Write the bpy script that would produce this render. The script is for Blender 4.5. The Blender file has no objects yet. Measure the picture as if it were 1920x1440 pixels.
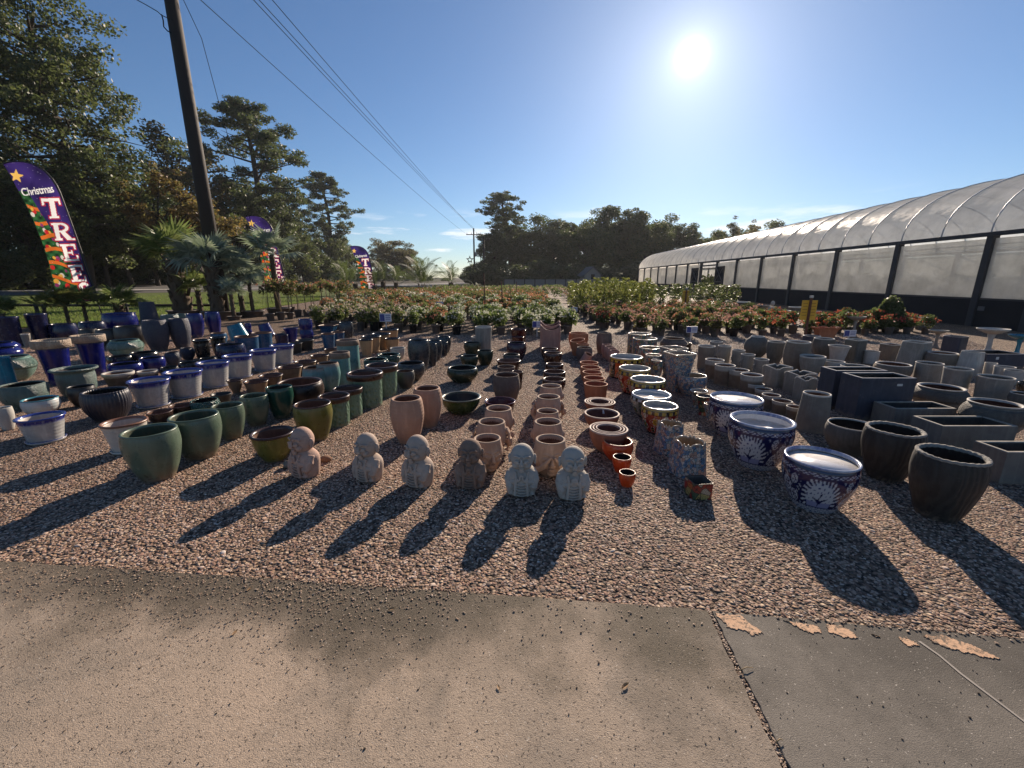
import bpy, math, random
import numpy as np
from mathutils import Vector, Matrix
R = math.radians
sc = bpy.context.scene
COL = sc.collection
# ---------------------------------------------------------------- camera
F, CX, CY, H = 790.0, 960.0, 720.0, 1.6
PITCH = math.atan(198 / 790)
cP, sP = math.cos(PITCH), math.sin(PITCH)
cam = bpy.data.cameras.new('camera'); camo = bpy.data.objects.new('camera', cam); COL.objects.link(camo)
cam.sensor_width = 36; cam.lens = 36 * F / 1920; cam.clip_start = .05; cam.clip_end = 5000
camo.location = (0, 0, H); camo.rotation_euler = (math.pi / 2 - PITCH, 0, 0)
sc.camera = camo
# ---------------------------------------------------------------- sky and sun
SUN_EL, SUN_AZ = R(22.5), R(20.2)
w = bpy.data.worlds.new('World'); sc.world = w; w.use_nodes = True
nt = w.node_tree; nt.nodes.clear()
sky = nt.nodes.new('ShaderNodeTexSky'); sky.sky_type = 'NISHITA'; sky.sun_disc = False
sky.sun_elevation = SUN_EL; sky.sun_rotation = SUN_AZ
sky.air_density = 1.0; sky.dust_density = 0.17; sky.ozone_density = 6.0; sky.altitude = 0
bg = nt.nodes.new('ShaderNodeBackground'); bg.inputs[1].default_value = 0.062
wo = nt.nodes.new('ShaderNodeOutputWorld')
# thin low clouds near the horizon, all round
tc = nt.nodes.new('ShaderNodeTexCoord'); mp = nt.nodes.new('ShaderNodeMapping'); mp.inputs['Scale'].default_value = (5, 5, 34)
mp.inputs['Location'].default_value = (1.1, 0.35, 0.0)
nz = nt.nodes.new('ShaderNodeTexNoise'); nz.inputs['Scale'].default_value = 1.0; nz.inputs['Detail'].default_value = 7; nz.inputs['Roughness'].default_value = .55
rp = nt.nodes.new('ShaderNodeValToRGB'); rp.color_ramp.elements[0].position = .53; rp.color_ramp.elements[1].position = .66
sx = nt.nodes.new('ShaderNodeSeparateXYZ')
band = nt.nodes.new('ShaderNodeValToRGB'); cr = band.color_ramp
cr.elements[0].position = .0; cr.elements[0].color = (0, 0, 0, 1); cr.elements[1].position = .15; cr.elements[1].color = (0, 0, 0, 1)
e_ = cr.elements.new(.05); e_.color = (1, 1, 1, 1); e_ = cr.elements.new(.10); e_.color = (.8, .8, .8, 1)
mu = nt.nodes.new('ShaderNodeMath'); mu.operation = 'MULTIPLY'
mx = nt.nodes.new('ShaderNodeMix'); mx.data_type = 'RGBA'; mx.inputs['B'].default_value = (11.5, 11.6, 11.8, 1)
L = nt.links.new
L(tc.outputs['Generated'], mp.inputs[0]); L(mp.outputs[0], nz.inputs['Vector']); L(nz.outputs[0], rp.inputs[0])
L(tc.outputs['Generated'], sx.inputs[0]); L(sx.outputs[2], band.inputs[0])
L(rp.outputs[0], mu.inputs[0]); L(band.outputs[0], mu.inputs[1]); L(mu.outputs[0], mx.inputs['Factor'])
L(sky.outputs[0], mx.inputs['A']); 
# sun disc, aureole and lens bloom, added as glow to the sky colour
dp = nt.nodes.new('ShaderNodeVectorMath'); dp.operation = 'DOT_PRODUCT'
dp.inputs[1].default_value = (math.sin(SUN_AZ) * math.cos(SUN_EL), math.cos(SUN_AZ) * math.cos(SUN_EL), math.sin(SUN_EL))
L(tc.outputs['Generated'], dp.inputs[0]); acc = mx.outputs['Result']
for pw, colr in ((15000.0, (80, 78, 74)), (4500.0, (7.0, 6.9, 6.6)), (900.0, (2.4, 2.35, 2.25)), (190.0, (1.6, 1.6, 1.55)), (50.0, (1.1, 1.1, 1.06)), (14.0, (.6, .6, .59))):
    m1 = nt.nodes.new('ShaderNodeMath'); m1.operation = 'POWER'; m1.use_clamp = True; L(dp.outputs['Value'], m1.inputs[0]); m1.inputs[1].default_value = pw
    ad = nt.nodes.new('ShaderNodeMix'); ad.data_type = 'RGBA'; ad.blend_type = 'ADD'; ad.clamp_result = False
    ad.inputs['B'].default_value = (*colr, 1); L(m1.outputs[0], ad.inputs['Factor']); L(acc, ad.inputs['A']); acc = ad.outputs['Result']
L(acc, bg.inputs[0]); L(bg.outputs[0], wo.inputs[0])
sl = bpy.data.lights.new('sun', 'SUN'); slo = bpy.data.objects.new('sun', sl); COL.objects.link(slo)
sl.energy = 5.0; sl.angle = R(.53); sl.color = (1, .83, .66)
sdir = Vector((math.sin(SUN_AZ) * math.cos(SUN_EL), math.cos(SUN_AZ) * math.cos(SUN_EL), math.sin(SUN_EL)))
slo.rotation_euler = sdir.to_track_quat('Z', 'Y').to_euler(); slo.location = (20, 60, 40)
sc.view_settings.view_transform = 'Standard'; sc.view_settings.look = 'None'
sc.view_settings.exposure = 0.70; sc.view_settings.gamma = 1.0; sc.view_settings.use_curve_mapping = False
sc.render.engine = 'CYCLES'
cy = sc.cycles
cy.use_denoising = True
cy.max_bounces = 7; cy.diffuse_bounces = 3; cy.glossy_bounces = 3; cy.transmission_bounces = 5; cy.transparent_max_bounces = 8
cy.sample_clamp_indirect = 6; cy.caustics_reflective = False; cy.caustics_refractive = False

# ---------------------------------------------------------------- helpers
def ray(u, v):
    r, q = (u - CX) / F, (CY - v) / F
    return (r, cP + q * sP, -sP + q * cP)
def G(u, v, z=0.0):                       # the point of the plane z that this direction meets
    d = ray(u, v); t = (z - H) / d[2]
    return Vector((d[0] * t, d[1] * t, z))
def AY(u, v, Y):                          # the point at distance Y along the view direction
    d = ray(u, v); t = Y / d[1]
    return Vector((d[0] * t, Y, H + d[2] * t))
def UX(u, Y):                             # X of picture column u on the horizon, at distance Y
    d = ray(u, 522); return d[0] / d[1] * Y
def proj(x, y, z):
    dz = z - H; dep = y * cP - dz * sP
    return CX + F * x / dep, CY - F * (y * sP + dz * cP) / dep, dep

def mesh(name, verts, faces, smooth=True, mats=()):
    me = bpy.data.meshes.new(name)
    me.from_pydata([tuple(v) for v in verts], [], [tuple(f) for f in faces]); me.update()
    if smooth: me.shade_smooth()
    for m in mats: me.materials.append(m)
    return me
def qmesh(name, V, mat, smooth=False, n=4):
    """one mesh from an (N*n,3) array, n corners a face"""
    V = np.asarray(V, dtype=np.float32).reshape(-1, 3); N = len(V) // n
    me = bpy.data.meshes.new(name)
    me.vertices.add(len(V)); me.vertices.foreach_set('co', V.ravel())
    me.loops.add(len(V)); me.loops.foreach_set('vertex_index', np.arange(len(V), dtype=np.int32))
    me.polygons.add(N); me.polygons.foreach_set('loop_start', np.arange(0, len(V), n, dtype=np.int32))
    me.update(calc_edges=True); me.validate()
    if mat: me.materials.append(mat)
    if smooth: me.shade_smooth()
    return me
def add(name, me, parent=None, loc=None, rot=None, scale=None):
    o = bpy.data.objects.new(name, me); COL.objects.link(o)
    if parent: o.parent = parent
    if loc is not None: o.location = loc
    if rot is not None: o.rotation_euler = rot
    if scale is not None: o.scale = scale if hasattr(scale, '__len__') else (scale,) * 3
    return o
def tag(o, label=None, cat=None, group=None, kind=None):
    if label: o['label'] = label
    if cat: o['category'] = cat
    if group: o['group'] = group
    if kind: o['kind'] = kind
    return o
def thing(name, label, cat, loc=(0, 0, 0), rz=0.0, group=None, scale=None):
    o = add(name, None, None, loc, (0, 0, rz), scale); o.empty_display_size = .1
    return tag(o, label, cat, group)
def struct(name, me, label=None):
    o = add(name, me); o['kind'] = 'structure'
    if label: o['label'] = label
    return o

class MB:
    """collects simple solids into one mesh"""
    def __init__(s): s.v = []; s.f = []
    def raw(s, v, f):
        b = len(s.v); s.v += [tuple(x) for x in v]; s.f += [tuple(i + b for i in q) for q in f]; return s
    def box(s, c, d, rz=0.0, M=None):
        x, y, z = d[0] / 2, d[1] / 2, d[2] / 2
        P = [Vector((a * x, b * y, e * z)) for e in (-1, 1) for a, b in ((-1, -1), (1, -1), (1, 1), (-1, 1))]
        Mx = (M if M is not None else Matrix.Rotation(rz, 3, 'Z'))
        P = [Mx @ p + Vector(c) for p in P]
        return s.raw(P, [(3, 2, 1, 0), (4, 5, 6, 7), (0, 1, 5, 4), (1, 2, 6, 5), (2, 3, 7, 6), (3, 0, 4, 7)])
    def tube(s, pts, rad, n=8, cap=True):
        pts = [Vector(p) for p in pts]
        if not hasattr(rad, '__len__'): rad = [rad] * len(pts)
        b = []; up = Vector((0, 0, 1))
        for i, p in enumerate(pts):
            t = (pts[min(i + 1, len(pts) - 1)] - pts[max(i - 1, 0)]).normalized()
            a = t.cross(up if abs(t.z) < .95 else Vector((1, 0, 0))).normalized(); c = t.cross(a)
            b += [p + (a * math.cos(2 * math.pi * k / n) + c * math.sin(2 * math.pi * k / n)) * rad[i] for k in range(n)]
        f = [(i * n + k, i * n + (k + 1) % n, (i + 1) * n + (k + 1) % n, (i + 1) * n + k) for i in range(len(pts) - 1) for k in range(n)]
        if cap: f += [tuple(range(n))[::-1], tuple((len(pts) - 1) * n + k for k in range(n))]
        return s.raw(b, f)
    def ell(s, c, r, n=14, m=9, M=None):
        v = []; f = []
        for j in range(m + 1):
            a = math.pi * j / m
            for k in range(n):
                t = 2 * math.pi * k / n
                p = Vector((r[0] * math.sin(a) * math.cos(t), r[1] * math.sin(a) * math.sin(t), r[2] * math.cos(a)))
                v.append((M @ p if M is not None else p) + Vector(c))
        for j in range(m):
            for k in range(n):
                f.append((j * n + k, (j + 1) * n + k, (j + 1) * n + (k + 1) % n, j * n + (k + 1) % n))
        return s.raw(v, f)
    def build(s, name, mat, parent=None, smooth=False, **kw):
        return add(name, mesh(name, s.v, s.f, smooth, [mat] if mat else []), parent, **kw)

# ---------------------------------------------------------------- materials
class NT:
    def __init__(s, name):
        s.m = bpy.data.materials.new(name); s.m.use_nodes = True; s.t = s.m.node_tree; s.t.nodes.clear()
        s.out = s.t.nodes.new('ShaderNodeOutputMaterial')
    def n(s, typ, **kw):
        nd = s.t.nodes.new(typ)
        for k, v in kw.items():
            if k.startswith('_'): setattr(nd, k[1:], v)
            else: s.set(nd, k, v)
        return nd
    def set(s, nd, k, v):
        i = nd.inputs[int(k[1:])] if k[0] == 'i' and k[1:].isdigit() else nd.inputs[k.replace('__', ' ')]
        if isinstance(v, bpy.types.NodeSocket): s.t.links.new(v, i)
        else:
            if i.type == 'RGBA' and len(v) == 3: v = (*v, 1)
            i.default_value = v
    def noise(s, scale, detail=3, rough=.5, vec=None, dist=0.0):
        nd = s.n('ShaderNodeTexNoise', Scale=scale, Detail=detail, Roughness=rough, Distortion=dist)
        if vec is not None: s.set(nd, 'Vector', vec)
        return nd.outputs[0]
    def vor(s, scale, vec=None, feature='F1', out='Distance', rnd=1.0):
        nd = s.n('ShaderNodeTexVoronoi', _feature=feature, Scale=scale, Randomness=rnd)
        if vec is not None: s.set(nd, 'Vector', vec)
        return nd.outputs[out]
    def ramp(s, fac, stops, interp='LINEAR'):
        nd = s.n('ShaderNodeValToRGB', Fac=fac); r = nd.color_ramp; r.interpolation = interp
        while len(r.elements) < len(stops): r.elements.new(.5)
        for e, (p, c) in zip(r.elements, stops):
            e.position = p; e.color = (*c, 1) if hasattr(c, '__len__') else (c, c, c, 1)
        return nd.outputs[0]
    def mix(s, a, b, fac, blend='MIX'):
        nd = s.n('ShaderNodeMix', _data_type='RGBA', _blend_type=blend)
        s.set(nd, 'Factor', fac); s.set(nd, 'A', a if not isinstance(a, (int, float)) else (a, a, a)); s.set(nd, 'B', b)
        return nd.outputs['Result']
    def math(s, op, a, b=0.0, clamp=False):
        nd = s.n('ShaderNodeMath', _operation=op, _use_clamp=clamp); s.set(nd, 'i0', a); s.set(nd, 'i1', b); return nd.outputs[0]
    def coord(s, k='Object'): return s.n('ShaderNodeTexCoord').outputs[k]
    def sep(s, vec, i): return s.n('ShaderNodeSeparateXYZ', Vector=vec).outputs[i]
    def bump(s, h, strength=.3, dist=.01):
        return s.n('ShaderNodeBump', Height=h, Strength=strength, Distance=dist).outputs[0]
    def pbr(s, color, rough=.6, normal=None, spec=.5, metal=0.0, **kw):
        b = s.n('ShaderNodeBsdfPrincipled', Base__Color=color, Roughness=rough, Metallic=metal)
        s.set(b, 'Specular IOR Level', spec)
        if normal is not None: s.set(b, 'Normal', normal)
        for k, v in kw.items(): s.set(b, k, v)
        return s.fin(b.outputs[0])
    def fin(s, sh): s.t.links.new(sh, s.out.inputs[0]); return s.m

def plain(name, c, rough=.6, var=.25, scale=6, bump=0.0, spec=.4, metal=0.0):
    t = NT(name); co = t.coord(); nzv = t.noise(scale, 4, .6, co)
    col = t.mix(tuple(x * (1 - var) for x in c), tuple(min(1, x * (1 + var)) for x in c), nzv)
    return t.pbr(col, rough, t.bump(t.noise(scale * 8, 3, .6, co), bump) if bump else None, spec, metal)
def leafmat(name, stops, rough=.5, trans=.45, tcol=1.5):
    """foliage: each leaf its own tone, light passing through it"""
    t = NT(name); rnd = t.n('ShaderNodeNewGeometry').outputs['Random Per Island']
    col = t.ramp(rnd, stops)
    p = t.n('ShaderNodeBsdfPrincipled', Base__Color=col, Roughness=rough); t.set(p, 'Specular IOR Level', .35)
    tr = t.n('ShaderNodeBsdfTranslucent', Color=t.mix(col, (.75, .95, .30), .14))
    m = t.n('ShaderNodeMixShader', Fac=trans); t.set(m, 'i1', p.outputs[0]); t.set(m, 'i2', tr.outputs[0])
    return t.fin(m.outputs[0])
def two(a, b): return [(0.0, a), (1.0, b)]
# ================================================================ SETTING
rng = np.random.default_rng(7); rnd = random.Random(5)
# --- ground materials
def gravel_mat():
    t = NT('gravel_base'); co = t.coord()
    v = t.n('ShaderNodeTexVoronoi', Scale=42.0, Vector=co)
    big = t.noise(.55, 4, .6, co)
    c = t.ramp(t.sep(v.outputs['Color'], 0), [(0, (.035, .023, .016)), (.3, (.16, .095, .06)), (.55, (.29, .185, .115)), (.8, (.19, .13, .09)), (1, (.5, .38, .27))])
    c = t.mix(c, (.13, .095, .07), t.ramp(big, [(.45, 0.0), (.8, .4)]))
    c = t.mix(c, (.02, .015, .012), t.ramp(v.outputs['Distance'], [(.45, 0.0), (.85, .8)]))
    h = t.math('SUBTRACT', 1.0, v.outputs['Distance'])
    return t.pbr(c, .8, t.bump(h, 1.0, .03), .3)
def pebble_mat():
    t = NT('pebble'); r = t.n('ShaderNodeObjectInfo').outputs['Random']
    c = t.ramp(r, [(0, (.10, .068, .052)), (.12, (.32, .20, .145)), (.30, (.50, .34, .245)), (.46, (.24, .15, .108)), (.58, (.56, .41, .31)), (.72, (.19, .145, .12)), (.82, (.42, .25, .18)), (.92, (.60, .47, .38)), (.985, (.70, .60, .51))], 'CONSTANT')
    c = t.mix(c, (.10, .07, .05), t.ramp(t.noise(.5, 3, .6, t.n('ShaderNodeNewGeometry').outputs['Position']), [(.45, 0.0), (.8, .6)]))
    return t.pbr(c, .8, t.bump(t.noise(150, 2), .25, .004), .15)
def grass_mat(name, a, b, d, sc_=1.2):
    t = NT(name); co = t.coord(); n1 = t.noise(sc_, 5, .65, co); n2 = t.noise(9, 4, .7, co)
    c = t.mix(a, b, t.ramp(n1, [(.35, 0.0), (.65, 1.0)])); c = t.mix(c, d, t.ramp(n2, [(.5, 0.0), (.75, .8)]))
    return t.pbr(c, .9, t.bump(t.noise(24, 4, .7, co), .9, .06), .2)
def concrete_mat(name, a, b, stain, aggregate):
    t = NT(name); co = t.coord()
    big = t.noise(1.1, 5, .62, co, .4); mid = t.noise(7, 5, .65, co); fine = t.noise(240, 3, .6, co)
    c = t.mix(a, b, t.ramp(big, [(.38, 0.0), (.64, 1.0)]))
    c = t.mix(c, tuple(x * .62 for x in a), t.ramp(mid, [(.52, 0.0), (.74, .55)]))
    if aggregate:                                       # the bay by the joint is greyer with age; blotches of old water marks
        c = t.mix(c, (.20, .175, .145), t.ramp(t.math('ADD', t.sep(co, 0), t.math('MULTIPLY', t.math('SUBTRACT', t.noise(1.3, 5, .65, co), .5), 2.2)), [(.05, 0.0), (1.0, .85)]))
        c = t.mix(c, (.24, .20, .155), t.ramp(t.noise(2.4, 6, .7, co, .8), [(.50, 0.0), (.66, .6)]))
    # dark grit soaked in where the slab meets the gravel (it follows the joint, a few blotches in the open)
    y = t.math('ADD', t.sep(co, 1), t.math('MULTIPLY', t.sep(co, 0), .17))
    g = t.math('ADD', t.math('MULTIPLY', t.math('SUBTRACT', y, 1.22), 1.15), t.math('MULTIPLY', t.math('SUBTRACT', t.noise(2.1, 4, .6, co), .5), 2.6))
    c = t.mix(c, stain, t.ramp(g, [(.10, 0.0), (.80, .92)]))
    gx = t.ramp(t.math('ADD', t.math('MULTIPLY', t.sep(co, 0), .25), 1.0), [(.22, 0.0), (.45, 1.0), (.90, 1.0), (1.05, 0.0)])
    if aggregate: c = t.mix(c, tuple(x * .17 for x in (a[0] * .85, a[1] * .9, a[2] * .8)), t.math('MULTIPLY', t.math('MULTIPLY', gx, t.ramp(t.math('ADD', t.math('MULTIPLY', t.math('SUBTRACT', y, 1.30), 1.4), t.math('MULTIPLY', t.math('SUBTRACT', t.noise(1.7, 5, .65, co), .5), 1.5)), [(-.05 + .05, 0.0), (.38, 1.0)])), .92))
    v = t.vor(120 if aggregate else 190, co)
    c = t.mix(c, tuple(x * .45 for x in a), t.ramp(t.noise(260, 2, .6, co), [(.48, 0.0), (.66, .75 if aggregate else .35)]))
    c = t.mix(c, tuple(x * .30 for x in a), t.ramp(t.noise(34, 5, .75, co), [(.54, 0.0), (.72, .5)]))
    c = t.mix(c, (.02, .017, .015), t.ramp(t.noise(95, 2, .5, co), [(.60, 0.0), (.70, .8 if aggregate else .3)]))
    c = t.mix(c, (.75, .68, .58), t.ramp(t.noise(130, 1, .5, co), [(.70, 0.0), (.78, .6)]))
    hgt = t.math('ADD', t.math('MULTIPLY', t.noise(120, 4, .75, co), .9 if aggregate else .3), t.math('MULTIPLY', fine, .5))
    return t.pbr(c, .82, t.bump(hgt, .55, .006), .35)
M_gravel = gravel_mat(); M_peb = pebble_mat()
M_grass = grass_mat('lawn', (.055, .095, .015), (.12, .15, .03), (.15, .12, .05))
M_field = grass_mat('field_grass', (.045, .07, .018), (.085, .085, .03), (.07, .055, .03), .1)
M_litter = grass_mat('leaf_litter', (.02, .018, .01), (.04, .03, .015), (.05, .03, .015))
M_slabL = concrete_mat('slab_tan', (.50, .385, .28), (.37, .295, .22), (.085, .07, .045), True)
M_slabR = concrete_mat('slab_grey', (.205, .18, .148), (.15, .132, .108), (.085, .074, .06), False)
M_asph = plain('asphalt', (.085, .078, .075), .85, .25, 3, .4)
M_paintw = plain('road_paint', (.62, .60, .55), .7)
def worn_paint():
    t = NT('peach_paint'); co = t.coord(); c = t.mix((.60, .36, .21), (.70, .46, .29), t.noise(14, 4, .6, co))
    c = t.mix(c, (.13, .105, .08), t.ramp(t.noise(26, 6, .75, co, .5), [(.50, 0.0), (.56, .9)])); c = t.mix(c, (.25, .16, .10), t.ramp(t.noise(160, 3, .6, co), [(.58, 0.0), (.72, .6)]))
    return t.pbr(c, .8, t.bump(t.noise(90, 4, .7, co), .5, .004), .25)
M_peach = worn_paint()
M_soil = plain('potting_soil', (.055, .038, .026), .95, .4, 40, .8)
M_dirt = plain('joint_dirt', (.04, .03, .022), .95, .4, 60, .9)

def poly(name, pts, mat, z=None):
    vs = [(p[0], p[1], (p[2] if len(p) > 2 else 0.0) if z is None else z) for p in pts]
    return mesh(name, vs, [tuple(range(len(vs)))], False, [mat])
gv = [(-2200, -900), (2200, -900), (2200, 3200), (-2200, 3200)]
struct('ground', poly('ground', gv, M_field, -.05))
# nursery yard of gravel: a grid so that it is not one huge face
gpts = [(-26, 1.2), (-26, 11.5), G(0, 617), G(200, 608), G(430, 592), G(500, 578), G(560, 562), (-15, 48), (-12, 70), (24, 70), (16.5, 14), (26, 12), (26, 1.2)]
gpts = [(p[0], p[1]) for p in gpts]
struct('gravel_yard', poly('gravel_yard', gpts, M_gravel, 0.0))

def pebble_patch(name, pts, dens, smin, smax, seed):
    me = poly(name, pts, M_gravel, .0015 + .0003 * seed); o = add(name, me)
    tag(o, 'brown and tan pea gravel spread over the yard' if seed == 1 else 'larger stones mixed into the pea gravel' if seed == 4 else 'pea gravel between the far rows of pots', 'gravel', None, 'stuff')
    ng = bpy.data.node_groups.new(name, 'GeometryNodeTree')
    ng.interface.new_socket('Geometry', in_out='INPUT', socket_type='NodeSocketGeometry'); ng.interface.new_socket('Geometry', in_out='OUTPUT', socket_type='NodeSocketGeometry')
    N = ng.nodes.new; gi = N('NodeGroupInput'); go = N('NodeGroupOutput')
    d = N('GeometryNodeDistributePointsOnFaces'); d.inputs['Density'].default_value = dens; d.inputs['Seed'].default_value = seed
    ico = N('GeometryNodeMeshIcoSphere'); ico.inputs['Radius'].default_value = 1; ico.inputs['Subdivisions'].default_value = 2
    ss = N('GeometryNodeSetShadeSmooth'); sm = N('GeometryNodeSetMaterial'); sm.inputs['Material'].default_value = M_peb
    ip = N('GeometryNodeInstanceOnPoints')
    rv = N('FunctionNodeRandomValue'); rv.data_type = 'FLOAT_VECTOR'; rv.inputs[0].default_value = (smin, smin * .8, smin * .36); rv.inputs[1].default_value = (smax, smax * .78, smax * .34); rv.inputs['Seed'].default_value = seed
    rr = N('FunctionNodeRandomValue'); rr.data_type = 'FLOAT_VECTOR'; rr.inputs[0].default_value = (-.25, -.25, 0); rr.inputs[1].default_value = (.25, .25, 6.28); rr.inputs['Seed'].default_value = seed + 3
    j = N('GeometryNodeJoinGeometry'); K = ng.links.new
    K(gi.outputs[0], d.inputs[0]); K(ico.outputs[0], ss.inputs[0]); K(ss.outputs[0], sm.inputs[0]); K(sm.outputs[0], ip.inputs['Instance']); K(d.outputs[0], ip.inputs['Points'])
    K(rv.outputs[0], ip.inputs['Scale']); K(rr.outputs[0], ip.inputs['Rotation'])
    K(ip.outputs[0], j.inputs[0]); K(gi.outputs[0], j.inputs[0]); K(j.outputs[0], go.inputs[0])
    o.modifiers.new('scatter', 'NODES').node_group = ng
    return o
EDGE = [(-6.0, 2.45), (-2.9, 2.12), (-1.6, 2.0), (-.31, 1.88), (.35, 1.815), (.98, 1.75), (2.34, 1.58), (5.5, 1.2)]
near = EDGE + [(9.5, 7.0), (-9.5, 7.0)]
pebble_patch('gravel', near, 3900, .005, .0128, 1)
pebble_patch('gravel', near, 40, .011, .021, 4)
pebble_patch('gravel', [(-9.5, 7.0), (9.5, 7.0), (13, 12.5), (-14, 12.5)], 800, .010, .024, 2)

# concrete apron: two slabs with an open joint between them
def edge_y(x):
    for a, b in zip(EDGE, EDGE[1:]):
        if a[0] <= x <= b[0]: return a[1] + (b[1] - a[1]) * (x - a[0]) / (b[0] - a[0])
    return EDGE[0][1] if x < 0 else EDGE[-1][1]
def slab(name, xs, jl, jr, mat, name_side, zt=.012):
    top = [(x, edge_y(x) + rnd.uniform(-.006, .006)) for x in xs]
    wob = lambda a, b, m: [(a[0] + (b[0] - a[0]) * k / m + rnd.uniform(-.0035, .0035), a[1] + (b[1] - a[1]) * k / m) for k in range(1, m)]
    P = top + (wob(top[-1], jr, 160) if name_side == 'l' else []) + [jr, jl] + (wob(jl, top[0], 160) if name_side == 'r' else []); n = len(P)
    # bevelled rim: top face inset 6 mm
    c = Vector((sum(p[0] for p in P) / n, sum(p[1] for p in P) / n))
    ins = [Vector(p) + (c - Vector(p)).normalized() * .008 for p in P]
    v = [(p.x, p.y, zt) for p in ins] + [(p[0], p[1], zt - .006) for p in P] + [(p[0], p[1], -.12) for p in P]
    f = [tuple(range(n))] + [(i, n + i, n + (i + 1) % n, (i + 1) % n) for i in range(n)] + [(n + i, 2 * n + i, 2 * n + (i + 1) % n, n + (i + 1) % n) for i in range(n)]
    f = [q[::-1] for q in f]
    return struct(name, mesh(name, v, f, False, [mat]))
JT, JB = Vector((.975, 1.75)), Vector((.82, -.2)); jw = .011
xl = list(np.linspace(-6, .975 - jw, 60)); xr_ = list(np.linspace(.975 + jw, 5.5, 40))
slabL = slab('concrete_slab', xl, (-6, -3), (JB.x - jw - .223, -3), M_slabL, 'l')
slabR = slab('concrete_slab', xr_, (JB.x + jw - .223, -3), (5.5, -3), M_slabR, 'r')
struct('joint_dirt', poly('joint_dirt', [(JT.x - .03, JT.y), (JB.x - .27, -3), (JB.x - .17, -3), (JT.x + .03, JT.y)], M_dirt, -.004))
# worn patches of peach paint on the edge of the grey slab, and a filled crack
def jag(pts, amp=.012, n=7):
    out = []
    for a, b in zip(pts, pts[1:] + pts[:1]):
        a, b = Vector(a), Vector(b); nrm = Vector((-(b - a).y, (b - a).x)).normalized()
        for k in range(n): out.append(a.lerp(b, k / n) + nrm * rnd.uniform(-amp, amp))
    return out
def patch(px, z=.0135, amp=.006):
    P = jag([tuple(q) for q in jag([G(u, v).xy for u, v in px], amp * 1.2, 4)], amp * .8, 4); n = len(P)
    v = [(p.x, p.y, z + .0015) for p in P] + [(p.x, p.y, z - .003) for p in P]
    f = [tuple(range(n))] + [(i, n + i, n + (i + 1) % n, (i + 1) % n) for i in range(n)]
    o = add('paint_patch', mesh('paint_patch', v, [q[::-1] for q in f], False, [M_peach]), slabR); return o
for px in ([(1340, 1154), (1386, 1157), (1414, 1180), (1428, 1190), (1408, 1196), (1396, 1188), (1364, 1180)],
           [(1468, 1167), (1500, 1172), (1530, 1178), (1538, 1190), (1518, 1190), (1494, 1180)],
           [(1550, 1177), (1576, 1178), (1604, 1194), (1606, 1201), (1580, 1198), (1556, 1191)],
           [(1634, 1193), (1650, 1199), (1640, 1197)],
           [(1684, 1199), (1706, 1205), (1722, 1216), (1702, 1216)],
           [(1728, 1194), (1770, 1196), (1812, 1212), (1872, 1238), (1828, 1233), (1784, 1222), (1752, 1210)]):
    patch(px)
cp = [G(u, v).xy for u, v in ((1722, 1207), (1760, 1234), (1800, 1268), (1850, 1306), (1905, 1348), (2000, 1420))]
v = []; f = []
for i, p in enumerate(cp):
    ww = .004 + .003 * rnd.random(); v += [(p.x - ww, p.y, .0145), (p.x + ww, p.y, .0145)]
for i in range(len(cp) - 1): f.append((2 * i, 2 * i + 1, 2 * i + 3, 2 * i + 2))
add('crack_filler', mesh('crack_filler', v, f, False, [plain('crack_filler', (.38, .34, .29), .9)]), slabR)

# --- loose stones and bark crumbs strewn over the slab edge, in the joint and over the slab
def stones(name, pts, rad, mat, flat=.55):
    ph = (1 + 5 ** .5) / 2
    base = np.array([(-1, ph, 0), (1, ph, 0), (-1, -ph, 0), (1, -ph, 0), (0, -1, ph), (0, 1, ph), (0, -1, -ph), (0, 1, -ph), (ph, 0, -1), (ph, 0, 1), (-ph, 0, -1), (-ph, 0, 1)]) / 1.9
    tri = np.array([(0, 11, 5), (0, 5, 1), (0, 1, 7), (0, 7, 10), (0, 10, 11), (1, 5, 9), (5, 11, 4), (11, 10, 2), (10, 7, 6), (7, 1, 8), (3, 9, 4), (3, 4, 2), (3, 2, 6), (3, 6, 8), (3, 8, 9), (4, 9, 5), (2, 4, 11), (6, 2, 10), (8, 6, 7), (9, 8, 1)])
    n = len(pts); a = rng.uniform(0, 6.28, n); B = base[None] * rng.uniform(.75, 1.2, (n, 12, 1)) * np.asarray(rad)[:, None, None]
    B = B * np.stack([np.ones(n), rng.uniform(.55, .9, n), np.full(n, flat)], 1)[:, None, :]
    x = B[..., 0] * np.cos(a)[:, None] - B[..., 1] * np.sin(a)[:, None]; y = B[..., 0] * np.sin(a)[:, None] + B[..., 1] * np.cos(a)[:, None]
    V_ = np.stack([x, y, B[..., 2]], -1) + np.asarray(pts)[:, None, :]
    return qmesh(name, V_[:, tri].reshape(-1, 3), mat, False, 3)
def island_mat(name, stops, rough=.7):
    t = NT(name); r = t.n('ShaderNodeNewGeometry').outputs['Random Per Island']
    return t.pbr(t.ramp(r, stops, 'CONSTANT'), rough)
M_loose = island_mat('loose_stone', [(0, (.05, .038, .03)), (.2, (.30, .19, .12)), (.45, (.44, .31, .21)), (.65, (.18, .11, .07)), (.85, (.5, .38, .27)), (.96, (.66, .55, .44))])
pts = []; rad = []
while len(pts) < 9000:                                # thick at the gravel line on the tan slab, thinning out towards the open slab
    x = rng.uniform(-3.4, .9); d = rng.exponential(.10 if x > -.4 else .24 + .25 * max(0, -x - 1) * .8)
    if rng.random() < .90 * min(1.0, max(0.0, (x + .8) / .75)): continue
    y = edge_y(x) - d + .03
    if y < .5: continue
    r = (.0012 + .0075 * rng.random() ** 2.2) * (1 - min(.6, d * .9)); pts.append((x, y, .012 + r * .45)); rad.append(r)
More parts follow.
